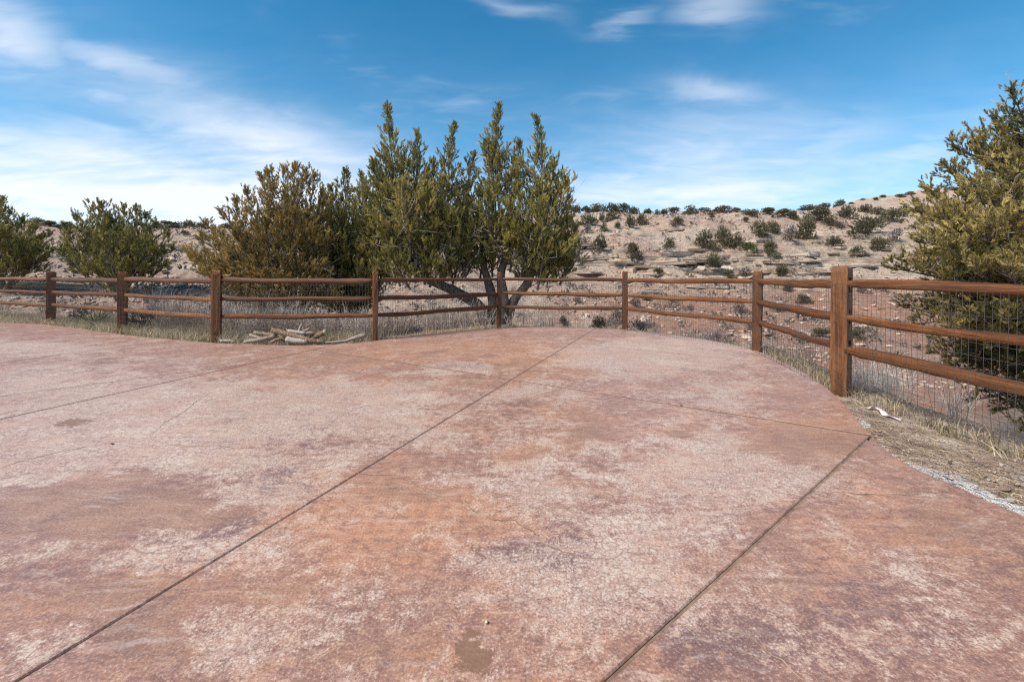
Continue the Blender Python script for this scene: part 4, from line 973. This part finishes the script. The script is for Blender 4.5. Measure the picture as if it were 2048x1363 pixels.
S += [(1174, 442, 38, 22, 'd'), (1205, 437, 14, 17, 'd'), (1226, 433, 26, 18, 'd'), (1209, 456, 15, 18, 'd'), (1236, 452, 13, 14, 'd'), (1260, 443, 19, 27, 'd'), (1284, 440, 24, 22, 'd'), (1355, 445, 18, 18, 'd'), (1345, 450, 18, 11, 'g'), (1421, 430, 13, 12, 'd'), (1492, 440, 15, 11, 'd'), (1518, 457, 30, 30, 'd'), (1543, 456, 26, 24, 'd'),
      (1175, 463, 20, 17, 'g'), (1637, 431, 48, 25, 'd'), (1618, 457, 40, 46, 'd'), (1663, 443, 30, 18, 'd'), (1679, 451, 26, 13, 'g'), (1697, 426, 34, 25, 'd'), (1733, 418, 26, 16, 'd'), (1754, 423, 22, 14, 'd'), (1783, 432, 36, 26, 'd'), (1806, 424, 32, 20, 'd'), (1733, 453, 62, 34, 'd'), (1583, 466, 30, 32, 'g'), (1791, 472, 28, 26, 'g')]
UP_N = len(S)
S += [(1200, 495, 30, 34, 'd'), (1168, 488, 20, 16, 'g'), (1269, 504, 34, 32, 'd'), (1337, 487, 22, 19, 'd'), (1413, 482, 38, 36, 'd'), (1444, 476, 36, 42, 'd'), (1472, 482, 24, 25, 'd'), (1496, 497, 32, 18, 'b'), (1538, 501, 34, 25, 'd'), (1551, 516, 24, 18, 'd'), (1425, 523, 30, 32, 'd'), (1530, 487, 30, 16, 'g'), (1666, 488, 32, 20, 'd'), (1717, 506, 28, 18, 'd'), (1757, 494, 36, 22, 'd'), (1393, 525, 26, 18, 'g')]
MID_N = len(S)
S += [(1317, 546, 28, 15, 'd'), (1458, 548, 22, 16, 'd'), (1563, 543, 32, 22, 'd'), (1490, 545, 26, 20, 'g'), (1270, 605, 24, 19, 'g'), (1296, 596, 20, 13, 'd'), (1233, 633, 28, 34, 'g'), (1195, 645, 30, 26, 'd'), (1126, 643, 18, 20, 'd'), (1481, 615, 26, 22, 'g'), (1282, 652, 44, 24, 'g'), (1608, 600, 28, 20, 'd'), (1578, 577, 20, 16, 'd'), (1643, 666, 34, 19, 'd'), (1716, 666, 28, 24, 'd'), (1554, 617, 32, 16, 'g'), (1500, 655, 20, 24, 'g'), (1380, 615, 16, 12, 'g'), (1155, 600, 18, 14, 'g'), (1345, 600, 14, 10, 'g'), (1725, 580, 26, 12, 'g'), (1660, 632, 22, 14, 'g')]
LOW_N = len(S)
S += [(u, v, w, h, 'd') for (u, v, w, h) in [(335, 447, 28, 18), (358, 448, 20, 16), (378, 444, 26, 20), (312, 449, 22, 14), (404, 449, 22, 18), (100, 446, 26, 16), (70, 440, 24, 16), (120, 452, 20, 12), (372, 465, 14, 12), (455, 450, 26, 16), (285, 450, 18, 12), (140, 448, 18, 14)]]
cw = {'d': 'dark green', 'g': 'dry grey', 'b': 'bright green'}
rows = [(0, SKY_N, 'along the right ridge skyline'), (SKY_N, UP_N, 'on the pink upper slope'), (UP_N, MID_N, 'among the pale rock ledges'), (MID_N, LOW_N, 'on the slope behind the rails'), (LOW_N, len(S), 'along the left skyline')]
rank = {}
for a, b, ph in rows:
    o_ = sorted(range(a, b), key=lambda i: S[i][0])
    for k, i in enumerate(o_): rank[i] = (k, ph)
rs = random.Random(3)
for i, (u, v, w, h, kd) in enumerate(S):
    sky_row = i < SKY_N or i >= LOW_N
    dd, zt = hit(u, v + h * .5 - 1)
    if dd is None or (sky_row and dd > 120):
        dd = 56 if u < 1600 else 100
        if i >= LOW_N: dd = 50
        zt = float(terrain([(u - CU) / FP * dd], [dd])[0])
    X = (u - CU) / FP * dd
    zc = max(zt, CZ - (v + h * .5 - HV) / FP * dd) if not sky_row else zt
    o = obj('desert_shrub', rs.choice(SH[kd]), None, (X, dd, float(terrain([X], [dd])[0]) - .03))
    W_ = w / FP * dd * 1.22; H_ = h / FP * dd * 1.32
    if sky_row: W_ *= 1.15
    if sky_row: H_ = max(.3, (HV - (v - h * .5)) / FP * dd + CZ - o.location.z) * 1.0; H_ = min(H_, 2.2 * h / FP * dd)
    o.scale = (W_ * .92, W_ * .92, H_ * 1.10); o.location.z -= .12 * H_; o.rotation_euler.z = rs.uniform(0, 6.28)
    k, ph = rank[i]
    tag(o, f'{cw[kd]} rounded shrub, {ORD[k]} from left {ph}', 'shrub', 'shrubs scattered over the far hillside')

# ------------------------------------------------------------------ rocks on the slope
def rock_mesh(seed, mat, flat=.5, n=2):
    rng = np.random.default_rng(seed); bm = bmesh.new(); bmesh.ops.create_icosphere(bm, subdivisions=n, radius=.5)
    pls = [np.append(rng.normal(size=3), rng.uniform(.20, .38)) for _ in range(11)]
    for v in bm.verts:
        c = np.array(v.co)
        for p in pls:
            q = p[:3] / np.linalg.norm(p[:3]); d_ = c @ q
            if d_ > p[3]: c = c - q * (d_ - p[3])
        v.co = c * np.array([1, 1, flat]) + rng.normal(0, .012, 3)
    bm.normal_update(); me = bpy.data.meshes.new('rock'); bm.to_mesh(me); bm.free(); me.materials.append(mat); return me
def ledge_mesh(seed):
    rng = np.random.default_rng(seed); n = 15; bm = bmesh.new(); rings = []
    ang = np.linspace(0, 2 * math.pi, n, endpoint=False); r = rng.uniform(.72, 1.08, n)
    px = np.sign(np.cos(ang)) * np.abs(np.cos(ang)) ** .6 * .5 * r; py = np.sign(np.sin(ang)) * np.abs(np.sin(ang)) ** .7 * .5 * r
    lv = [(0, .93), (.30, 1.0), (.34, .90), (.62, .97), (.68, .86), (1, .90)]
    for zc, f in lv:
        rings.append([bm.verts.new((px[i] * f * rng.uniform(.97, 1.03), py[i] * f * rng.uniform(.94, 1.06), zc - .5 + rng.normal(0, .03))) for i in range(n)])
    for a, b in zip(rings[:-1], rings[1:]):
        for i in range(n): bm.faces.new((a[i], a[(i + 1) % n], b[(i + 1) % n], b[i]))
    bm.faces.new(rings[-1]); bm.faces.new(rings[0][::-1]); bm.normal_update()
    me = bpy.data.meshes.new('rock_ledge'); bm.to_mesh(me); bm.free(); me.materials.append(M_ROCK); return me
LEDG = [ledge_mesh(300 + i) for i in range(8)]; ROCKS = [rock_mesh(320 + i, M_ROCK if i % 2 else M_ROCKP, .45 + .06 * (i % 4)) for i in range(10)]
rl = random.Random(12)
def slope_az(x, y):
    e = .4; zx = terrain([x + e, x - e], [y, y]); zy = terrain([x, x], [y + e, y - e])
    return math.atan2(zy[0] - zy[1], zx[0] - zx[1])
for v_row, cnt, u0, u1 in ((462, 3, 1180, 1500), (473, 6, 1180, 1780), (488, 9, 1150, 1790), (503, 11, 1150, 1800), (512, 12, 1150, 1800), (521, 12, 1150, 1800), (530, 12, 1150, 1800), (539, 11, 1150, 1780), (548, 10, 1150, 1750), (568, 7, 1150, 1720), (580, 6, 1150, 1700), (560, 4, 20, 360), (575, 3, 0, 330), (500, 2, 345, 375)):
    for k in range(cnt):
        u = u0 + (u1 - u0) * (k + rl.random()) / cnt; v = v_row + rl.uniform(-5, 5)
        dd, zt = hit(u, v)
        if dd is None or dd > 60: continue
        x = (u - CU) / FP * dd
        o = obj('rock_ledge', rl.choice(LEDG), ground, (x, dd + .35, zt + rl.uniform(-.06, .05)))
        L = rl.uniform(.8, 5.5); o.scale = (L, rl.uniform(.9, 1.7), rl.uniform(.12, .40))
        a = slope_az(x, dd) - math.pi / 2
        o.rotation_euler = (rl.uniform(-.05, .05), rl.uniform(-.07, .07), max(-.6, min(.6, a)) + rl.uniform(-.2, .2))
for k in range(215):
    if k >= 150: u, v = rl.uniform(1480, 1800), rl.uniform(600, 730)
    elif k < 110: u, v = rl.uniform(1110, 1800), rl.uniform(520, 690)
    else: u, v = rl.uniform(0, 420), rl.uniform(500, 590)
    dd, zt = hit(u, v)
    if dd is None or dd > 60: continue
    o = obj('rock', rl.choice(ROCKS), ground, ((u - CU) / FP * dd, dd, zt + .02)); s_ = rl.uniform(.16, .5) * (.6 + dd / 45)
    o.scale = (s_ * rl.uniform(.8, 1.7), s_, s_ * rl.uniform(.6, 1.0)); o.rotation_euler = (rl.uniform(-.3, .3), rl.uniform(-.3, .3), rl.uniform(0, 6.28))
# a few slabs one can name
for (u, v, w, h, dd0, rot, lab) in [(1292, 640, 40, 18, None, .5, 'pale flat sandstone slab lying just right of the sixth fence post'), (1170, 628, 22, 20, None, -.4, 'pale squarish sandstone slab below the rails left of the sixth fence post'), (1404, 534, 20, 16, None, .2, 'pale angular boulder below the dark shrub among the ledges'),
                                    (1455, 536, 26, 18, None, -.2, 'pale boulder right of the angular one beside a dark cleft')]:
    dd, zt = hit(u, v + h * .3)
    me = rock_mesh(int(u), M_ROCK, .5); o = obj('boulder', me, None, ((u - CU) / FP * dd, dd, zt + .03))
    o.scale = (w / FP * dd * 1.1, w / FP * dd * .9, h / FP * dd * 1.3); o.rotation_euler = (.55, rot * .4, rot); tag(o, lab, 'boulder')
# rubble and tiny scrub: far too many to count
def scatter_bake(templV, templF, pos, scl, rot, tint):
    n = len(pos); c, s_ = np.cos(rot), np.sin(rot)
    T = templV[None] * scl[:, None, :]
    V = np.stack([T[..., 0] * c[:, None] - T[..., 1] * s_[:, None], T[..., 0] * s_[:, None] + T[..., 1] * c[:, None], T[..., 2]], -1) + pos[:, None, :]
    k = templV.shape[0]; F = templF[None] + (np.arange(n) * k)[:, None, None]
    return V.reshape(-1, 3), F.reshape(-1, templF.shape[1]), np.repeat(tint, k)
def mesh_arrays(me):
    V = np.zeros(len(me.vertices) * 3); me.vertices.foreach_get('co', V); me.calc_loop_triangles()
    F = np.zeros(len(me.loop_triangles) * 3, np.int32); me.loop_triangles.foreach_get('vertices', F); return V.reshape(-1, 3), F.reshape(-1, 3)
rg = np.random.default_rng(77)
NR = 21000
dd = np.concatenate([rg.uniform(12, 34, NR // 2), rg.uniform(30, 58, NR // 2)]); uu = rg.uniform(-60, 2100, NR); xx = (uu - CU) / FP * dd
keep = (fbm(xx * .25, dd * .25, o=2, seed=81) > -.25) & (sdist(xx, dd, FPOLY) > 1.6); xx, dd = xx[keep], dd[keep]
zz = terrain(xx, dd); sz = (.06 + .20 * rg.random(len(xx)) ** 3) * (.6 + dd / 40)
Vs, Fs, Ts = [], [], []; off = 0
smallr = [mesh_arrays(rock_mesh(400 + i, M_ROCK, .5, 1)) for i in range(4)]
wh = rg.integers(0, 4, len(xx))
for k in range(4):
    s_ = wh == k; n = s_.sum()
    V, F, T = scatter_bake(*smallr[k], np.c_[xx[s_], dd[s_], zz[s_] + sz[s_] * .1], sz[s_][:, None] * rg.uniform(.6, 1.5, (n, 3)), rg.uniform(0, 6.28, n), rg.uniform(0, 1.0, n))
    Vs.append(V); Fs.append(F + off); Ts.append(T); off += len(V)
rub = obj('rubble', mesh_np('rubble', np.concatenate(Vs), np.concatenate(Fs), M_ROCK, False, {'tint': np.concatenate(Ts)}))
tag(rub, 'loose pale stones and rubble strewn over the slopes', 'rubble', kind='stuff')
NSC = 2500
dd = rg.uniform(13, 60, NSC); uu = rg.uniform(-60, 1900, NSC); xx = (uu - CU) / FP * dd
keep = (sdist(xx, dd, FPOLY) > 2.0) & (fbm(xx * .15, dd * .15, o=2, seed=85) > -.3); xx, dd = xx[keep], dd[keep]; zz = terrain(xx, dd)
pos, dr, sz, tn = [], [], [], []
for x, y, z_ in zip(xx, dd, zz):
    n = rg.integers(5, 12); r = rg.uniform(.10, .28); t0 = rg.uniform(.2, .7)
    q = rg.normal(size=(n, 3)); q /= np.linalg.norm(q, axis=1)[:, None]; q[:, 2] = np.abs(q[:, 2])
    pos.append(np.array([x, y, z_]) + q * r * .6); dr.append(q + [0, 0, .3]); sz.append(np.full(n, r)); tn.append(t0 + rg.normal(0, .15, n))
V, Fq, T = bake_sprays(np.concatenate(pos), np.concatenate(dr), np.concatenate(sz), np.concatenate(tn), T_FAR, rg)
o = obj('low_scrub', mesh_np('low_scrub', V, Fq, M_LGREY, False, {'tint': T})); tag(o, 'tiny dry grey scrub dotted over the hillside', 'scrub', kind='stuff')

# ------------------------------------------------------------------ dry brush and grass along the fence
def ribbons(P, Wd):
    """P (n,k,3) stem points, Wd (n,k) widths, random facing -> quads"""
    n, k, _ = P.shape; t = np.gradient(P, axis=1); q = np.cross(t, rg.normal(size=(n, 1, 3))); q /= np.linalg.norm(q, axis=2)[..., None] + 1e-9
    A = P + q * Wd[..., None]; B = P - q * Wd[..., None]
    V = np.stack([A, B], 2).reshape(n, -1, 3); i = np.arange(k - 1) * 2
    F = np.stack([i, i + 1, i + 3, i + 2], -1)[None] + (np.arange(n) * k * 2)[:, None, None]
    return V.reshape(-1, 3), F.reshape(-1, 4)
def along_fence(i0, i1, n, lo, hi):
    """points at a distance lo..hi outside the fence between posts i0 and i1"""
    t = rg.uniform(i0, i1, n); i = np.minimum(t.astype(int), len(FENCE) - 2); f = t - i; A = np.array(FENCE)
    a, b = A[i], A[i + 1]; e = b - a; nrm = np.stack([-e[:, 1], e[:, 0]], -1); nrm /= np.linalg.norm(nrm, axis=1)[:, None]
    r = rg.uniform(lo, hi, n)
    return a + e * f[:, None] + nrm * r[:, None], r
def bushes(centres, hts, stems, rad=.5, wd=.0029):
    Ps, Ws, Ts = [], [], []
    for (x, y), h in zip(centres, hts):
        z_ = float(terrain([x], [y])[0]); n = stems
        a = rg.uniform(0, 2 * math.pi, n); sp = rg.uniform(0, 1, n) ** .7; H = h * rg.uniform(.55, 1.1, n)
        b = np.c_[x + np.cos(a) * .10 * sp, y + np.sin(a) * .10 * sp, np.full(n, z_ - .03)]
        tip = b + np.c_[np.cos(a) * rad * h * sp, np.sin(a) * rad * h * sp, H]
        q = np.linspace(0, 1, 4)[None, :, None]; P = b[:, None] * (1 - q) + tip[:, None] * q
        P += rg.normal(0, .035 * h, P.shape) * q; P[:, 1:3, 2] += .05 * h
        Ps.append(P); Ws.append(np.tile(wd * np.array([1.3, 1.0, .8, .35]), (n, 1))); t0 = rg.uniform(.05, .9); Ts.append(t0 + rg.normal(0, .15, n))
        for _ in range(3):                      # side twigs
            j = rg.integers(1, 3, n); s0 = P[np.arange(n), j]; d = rg.normal(0, .16 * h, (n, 3)) + np.c_[np.cos(a), np.sin(a), np.full(n, 1.5)] * .12 * h
            P2 = s0[:, None] + d[:, None] * q + rg.normal(0, .012, (n, 4, 3)) * q
            Ps.append(P2); Ws.append(np.tile(wd * np.array([.8, .7, .55, .3]), (n, 1))); Ts.append(t0 + .08 + rg.normal(0, .15, n))
    return np.concatenate(Ps), np.concatenate(Ws), np.concatenate(Ts)
cs, hs = [], []
for (i0, i1, n, lo, hi, h0, h1) in [(0, 2, 12, .8, 2.6, .3, .5), (2, 3, 18, .7, 2.4, .3, .6), (3, 4, 62, .5, 2.8, .45, .95), (4, 5, 66, .45, 2.2, .28, .62), (5, 6, 38, .4, 1.8, .35, .75), (6, 7, 10, .5, 1.2, .25, .5), (7, 8, 10, .4, 1.2, .2, .4), (8, 9, 8, .3, 1.0, .2, .4), (9, 10, 5, .35, 1.0, .2, .3)]:
    p, r = along_fence(i0, i1, n, lo, hi); cs.append(p); hs.append(rg.uniform(h0, h1, n))
P, Wd, T = bushes(np.concatenate(cs), np.concatenate(hs), 32)
V, F = ribbons(P, Wd)
o = obj('dry_brush', mesh_np('dry_brush', V, F, M_BRUSH, False, {'tint': np.repeat(T, 8)})); tag(o, 'tangled bare grey brush just beyond the fence', 'brush', kind='stuff')
def blades(base, h, lean, wd=.0032):
    n = len(base); a = rg.uniform(0, 2 * math.pi, n); H = h * rg.uniform(.5, 1.15, n); l = lean * rg.uniform(.2, 1.2, n)
    z_ = terrain(base[:, 0], base[:, 1]); b = np.c_[base, z_ - .01]
    q = np.array([0, .5, 1.0]); P = b[:, None] + np.stack([np.cos(a)[:, None] * l[:, None] * H[:, None] * q ** 1.6, np.sin(a)[:, None] * l[:, None] * H[:, None] * q ** 1.6, H[:, None] * (q - .28 * l[:, None] * q ** 2)], -1)
    return ribbons(P, np.tile(wd * np.array([1, .8, .15]), (n, 1)))
def clumped(i0, i1, nc, per, lo, hi, spread):
    c, _ = along_fence(i0, i1, nc, lo, hi); b = np.repeat(c, per, 0) + rg.normal(0, spread, (nc * per, 2))
    return b[sdist(b[:, 0], b[:, 1], outline) > .015]
Vs, Fs, Ts, off = [], [], [], 0
for (i0, i1, nc, per, lo, hi, sp, h, lean, t0) in [(0, 3, 340, 22, -.35, .75, .05, .24, .8, .62), (3, 5, 240, 22, -.25, .6, .05, .24, .8, .66), (5, 6, 90, 18, -.3, .3, .05, .14, .9, .5), (6, 8, 120, 14, -.15, .35, .05, .13, .9, .45), (8, 9, 70, 16, -.10, .30, .045, .17, .8, .45), (9, 11, 95, 15, -.06, .25, .04, .13, .9, .42), (2, 5, 120, 26, .3, 1.3, .08, .32, .5, .55),
                                                   (9, 10, 130, 9, -.85, -.15, .10, .035, 2.2, .4)]:
    b = clumped(i0, i1, nc, per, lo, hi, sp); V, F = blades(b, h, lean); Vs.append(V); Fs.append(F + off); off += len(V); Ts.append(np.repeat(t0 + rg.normal(0, .2, len(b)), 6))
o = obj('dry_grass', mesh_np('dry_grass', np.concatenate(Vs), np.concatenate(Fs), M_STRAW, False, {'tint': np.concatenate(Ts)})); tag(o, 'straw coloured dry grass along the foot of the fence', 'grass', kind='stuff')
Vs, Fs, Ts, off = [], [], [], 0
for (i0, i1, nc, per, lo, hi, sp, h) in [(3.1, 4, 36, 22, -.28, .1, .05, .07), (2.2, 3, 12, 16, -.3, .1, .05, .07), (9.3, 10, 22, 16, -.06, .2, .04, .08)]:
    b = clumped(i0, i1, nc, per, lo, hi, sp); V, F = blades(b, h, .9, .003); Vs.append(V); Fs.append(F + off); off += len(V); Ts.append(np.repeat(.5 + rg.normal(0, .2, len(b)), 6))
o = obj('green_grass', mesh_np('green_grass', np.concatenate(Vs), np.concatenate(Fs), M_GRASSG, False, {'tint': np.concatenate(Ts)})); tag(o, 'short green grass showing at the edge of the concrete', 'grass', kind='stuff')
# straw litter lying on the bare strip at the right
b, _ = along_fence(8.6, 10.6, 1300, -1.0, .3); b = b[sdist(b[:, 0], b[:, 1], outline) > .02]; n = len(b); a = rg.uniform(0, 6.28, n); L = rg.uniform(.008, .05, n)
zl = terrain(b[:, 0], b[:, 1]) + rg.uniform(.004, .018, n); q = np.linspace(-1, 1, 3)
P = np.stack([b[:, :1] + np.cos(a)[:, None] * L[:, None] * q, b[:, 1:] + np.sin(a)[:, None] * L[:, None] * q, zl[:, None] + np.zeros((n, 3)) + rg.normal(0, .003, (n, 3))], -1)
V, F = ribbons(P, np.tile(np.array([.0009, .0012, .0006]), (n, 1)))
o = obj('straw_litter', mesh_np('straw_litter', V, F, M_STRAW, False, {'tint': np.repeat(-.05 + rg.normal(0, .35, n), 6)})); tag(o, 'dead straw and twigs littering the bare strip beside the patio', 'litter', kind='stuff')
b, _ = along_fence(8.6, 10.6, 1500, -1.0, .5); b = b[sdist(b[:, 0], b[:, 1], outline) > .03]; n = len(b); sz = .008 + .03 * rg.random(n) ** 3
V, F, T = scatter_bake(*smallr[0], np.c_[b, terrain(b[:, 0], b[:, 1]) + sz * .15], sz[:, None] * rg.uniform(.7, 1.5, (n, 3)), rg.uniform(0, 6.28, n), rg.uniform(0, .8, n))
o = obj('gravel', mesh_np('gravel', V, F, M_ROCK, False, {'tint': T})); tag(o, 'small gravel on the bare strip beside the patio', 'gravel', kind='stuff')

# yucca tuft and sage clumps behind the left rails
def spiky(name, u, v, d, n, L, mat, label, cat):
    x = (u - CU) / FP * d; z_ = float(terrain([x], [d])[0]); r_ = np.random.default_rng(int(u)); a = r_.uniform(0, 6.28, n); e = np.radians(r_.uniform(15, 80, n)); ln = L * r_.uniform(.7, 1.1, n)
    dirs = np.stack([np.cos(a) * np.cos(e), np.sin(a) * np.cos(e), np.sin(e)], -1); q = np.array([0, .35, .75, 1]); P = dirs[:, None] * (ln[:, None] * q)[..., None]; P[..., 2] -= (.12 * ln[:, None] * q ** 2)
    V, F = ribbons(P, np.tile(np.array([.007, .009, .006, .001]), (n, 1)))
    o = obj(name, mesh_np(name, V, F, mat, False, {'tint': np.repeat(r_.uniform(.15, .7, n), 8)}), None, (x, d, z_)); tag(o, label, cat)
spiky('yucca', 192, 640, 10.9, 60, .55, M_GRASSG, 'spiky green yucca tuft behind the lowest rail between the two leftmost posts', 'plant')
spiky('yucca', 205, 640, 11.4, 45, .45, M_GRASSG, 'smaller spiky green tuft just right of the yucca behind the left rails', 'plant')
for (u, d, w, lab) in [(283, 10.0, .75, 'round grey sage clump behind the bottom rail right of the second post'), (160, 11.8, .6, 'low grey sage clump behind the bottom rail left of the yucca')]:
    x = (u - CU) / FP * d; o = obj('sagebrush', SH['g'][1], None, (x, d, float(terrain([x], [d])[0]))); o.scale = (w, w, w * .75); tag(o, lab, 'shrub')

# ------------------------------------------------------------------ log pile
M_LBARK = mat_log('flaky_bark', (.33, .215, .135), (.47, .335, .22), (.13, .075, .045), .9)
M_LGREYW = mat_log('weathered_grey_wood', (.30, .235, .18), (.46, .37, .29), (.16, .115, .085), .35)
M_LPALE = mat_log('bleached_wood', (.36, .305, .25), (.49, .43, .365), (.20, .16, .125), .3)
M_LBROWN = mat_log('brown_wood', (.28, .185, .125), (.42, .29, .20), (.13, .08, .05), .5)
M_LCUT = mat_plain('sawn_end', (.52, .38, .24), (.66, .52, .36), 25, .85)
def log(pts, r, mat, label, seed, y0, stub=None, name='log'):
    """pts: zoomed crop coordinates of the log's axis with depth offsets"""
    W_ = []
    for p in pts:
        u, v = 470 + p[0] / 6.606, 620 + p[1] / 6.606; d = y0 + (p[2] if len(p) > 2 else 0); W_.append(np.array(PX(u, v, d)))
    P = np.array(catmull(W_, .05)); k = np.linspace(0, 1, len(P)); rr = np.interp(k, np.linspace(0, 1, len(r)), r)
    rng = np.random.default_rng(seed); P += rng.normal(0, .0035, P.shape); P[:, 2] = np.maximum(P[:, 2], rr * .92 + .002)
    base = P.mean(0); base[2] = 0
    ax = P[-1] - P[0]; ang = math.atan2(ax[1], ax[0])
    paths, rad = [P - base], [rr]
    if stub:
        a = P[int(stub[0] * (len(P) - 1))]; dv = np.array(stub[1]); q = np.linspace(0, 1, 5)[:, None]
        paths.append(a + dv * q - base); rad.append(stub[2] * (1 - .45 * q[:, 0]))
    V, Q, T = tubes(paths, rad, 9, True, seed, .09)
    Rm = np.array([[math.cos(ang), math.sin(ang), 0], [-math.sin(ang), math.cos(ang), 0], [0, 0, 1]])
    me = mesh_np(name, V @ Rm.T, [Q, T], None, False, None, mats=[mat, M_LCUT], midx=np.concatenate([np.zeros(len(Q)), np.ones(len(T))]))
    o = obj(name, me, None, base); o.rotation_euler.z = ang; tag(o, label, 'log', 'firewood pile by the fence'); return o
Y0 = 7.92
log([(490, 268, .08), (700, 315, .02), (950, 385, -.05), (1160, 425, -.08)], [.050, .048, .044, .034], M_LBARK, 'thick bark-covered log slanting down across the front of the woodpile', 1, Y0, stub=(.05, (.0, .0, .085), .020))
log([(125, 425, -.05), (280, 400, -.03), (420, 375, .03), (560, 340, .12)], [.030, .038, .040, .034], M_LGREYW, 'long curved grey log at the lower left of the woodpile', 2, Y0)
log([(190, 325, .12), (260, 345, .1), (355, 375, .08)], [.024, .026, .022], M_LGREYW, 'short grey stick poking out at the far left of the woodpile', 3, Y0)
log([(258, 298, .2), (370, 310, .18), (540, 335, .16)], [.030, .032, .030], M_LBROWN, 'brown log lying behind at the upper left of the woodpile', 4, Y0)
log([(702, 268, .14), (780, 285, .12), (940, 305, .10)], [.024, .034, .030], M_LPALE, 'bleached white forked branch on top of the woodpile', 5, Y0, stub=(.05, (-.03, .0, .03), .014))
log([(885, 182, .2), (860, 230, .18), (830, 300, .15)], [.024, .022, .022], M_LGREYW, 'stubby pale branch sticking up from the top of the woodpile', 6, Y0)
log([(992, 243, .22), (930, 268, .2), (860, 290, .18)], [.020, .024, .022], M_LGREYW, 'small pale stick behind the bleached branch on the woodpile', 7, Y0)
log([(900, 325, .12), (970, 305, .12), (1045, 305, .12)], [.036, .040, .038], M_LBROWN, 'short thick brown log end right of the bleached branch', 8, Y0)
log([(1195, 285, .10), (1130, 320, .12), (1040, 370, .14)], [.050, .048, .044], M_LBARK, 'thick sawn log end sticking up at the right of the woodpile', 9, Y0)
log([(690, 378, -.02), (800, 410, -.05), (960, 440, -.08)], [.050, .048, .036], M_LPALE, 'grey white log underneath the front of the woodpile', 10, Y0)
log([(1170, 428, -.04), (1330, 424, -.02), (1450, 412, .04), (1600, 360, .10), (1720, 330, .16)], [.012, .018, .026, .036, .040], M_LGREYW, 'long thin branch thickening to the right, right end of the woodpile', 11, Y0)
log([(470, 425, -.06), (540, 395, -.02), (620, 380, .05), (680, 395, .08)], [.024, .030, .034, .030], M_LBROWN, 'curved dark piece of wood low under the middle of the woodpile', 12, Y0)
log([(560, 360, .22), (760, 340, .24), (1020, 350, .22)], [.04, .045, .04], M_LBROWN, 'brown log hidden in the back of the woodpile', 13, Y0)
log([(-190, 408, .05), (-110, 412, .05), (-10, 425, .02)], [.028, .026, .018], M_LPALE, 'pale split stick lying at the foot of the third post from the left', 14, Y0 + .02)

# ------------------------------------------------------------------ odds and ends
def place_stone(u, v, w, h, label, mat, seed, z0=None, name='stone'):
    x, y = GP(u, v, -.04 if z0 is None else z0); z_ = float(terrain([x], [y])[0]) if z0 is None else z0
    o = obj(name, rock_mesh(seed, mat, .6), None, (x, y, z_ + h / FP * y * .25)); o.scale = (w / FP * y, w / FP * y * .8, h / FP * y * 1.3); o.rotation_euler.z = seed; tag(o, label, 'stone'); return o
place_stone(2005, 978, 30, 17, 'flat tan stone at the right edge beside the white residue', M_ROCKP, 3)
place_stone(1762, 842, 14, 8, 'pale stone below the pink ribbon', M_ROCK, 4)
place_stone(1752, 838, 9, 5, 'smaller pale stone left of the one below the ribbon', M_ROCK, 5)
place_stone(1972, 950, 9, 8, 'small pale stone behind the flat tan one', M_ROCK, 6)
place_stone(1900, 925, 12, 9, 'dark brown stone in the bare dirt strip', M_LBROWN, 7)
place_stone(972, 1246, 11, 10, 'small tan pebble alone on the concrete near the bottom', M_LCUT, 8, 0.0, 'pebble')
place_stone(224, 888, 9, 5, 'small dark pebble on the left of the concrete', M_LBROWN, 9, 0.0, 'pebble')
place_stone(1362, 811, 6, 5, 'tiny white pebble in the joint leading to the right edge', M_LPALE, 10, 0.0, 'pebble')
place_stone(1717, 890, 7, 6, 'white pebble in the joint close to the right curve', M_LPALE, 11, 0.0, 'pebble')
place_stone(978, 932, 5, 4, 'tiny grey pebble in the middle of the concrete', M_LGREYW, 12, 0.0, 'pebble')
M_PINK = mat_plain('pink_tape', (.72, .48, .55), (.82, .68, .72), 12, .5)
rp = np.array([(*GP(u, v, -.04), h) for u, v, h in [(1735, 818, .005), (1748, 816, .03), (1760, 819, .025), (1772, 828, .012), (1790, 835, .008), (1803, 839, .006)]])
pz = terrain(rp[:, 0], rp[:, 1]) + rp[:, 2] + .006; P3 = np.c_[rp[:, :2], pz]; P3 = np.array(catmull(list(P3), .02))
tt = np.gradient(P3, axis=0); sd = np.cross(tt, [0, .35, 1]); sd /= np.linalg.norm(sd, axis=1)[:, None]; wv = .012 + .01 * np.sin(np.linspace(.4, 3.0, len(P3)))
A, B = P3 + sd * wv[:, None], P3 - sd * wv[:, None]; n = len(P3)
A[:, 2] += .008 * np.sin(np.arange(n) * .9); i = np.arange(n - 1)
Vr = np.concatenate([A, B, A - [0, 0, .0012], B - [0, 0, .0012]])
Fr = np.concatenate([np.stack([i, n + i, n + i + 1, i + 1], -1), np.stack([2 * n + i, 2 * n + i + 1, 3 * n + i + 1, 3 * n + i], -1), np.stack([i, i + 1, 2 * n + i + 1, 2 * n + i], -1), np.stack([n + i, 3 * n + i, 3 * n + i + 1, n + i + 1], -1)])
o = obj('ribbon', mesh_np('ribbon', Vr - P3.mean(0), Fr, M_PINK, True), None, P3.mean(0)); tag(o, 'crumpled pale pink ribbon on the dirt at the foot of the wire mesh', 'ribbon')
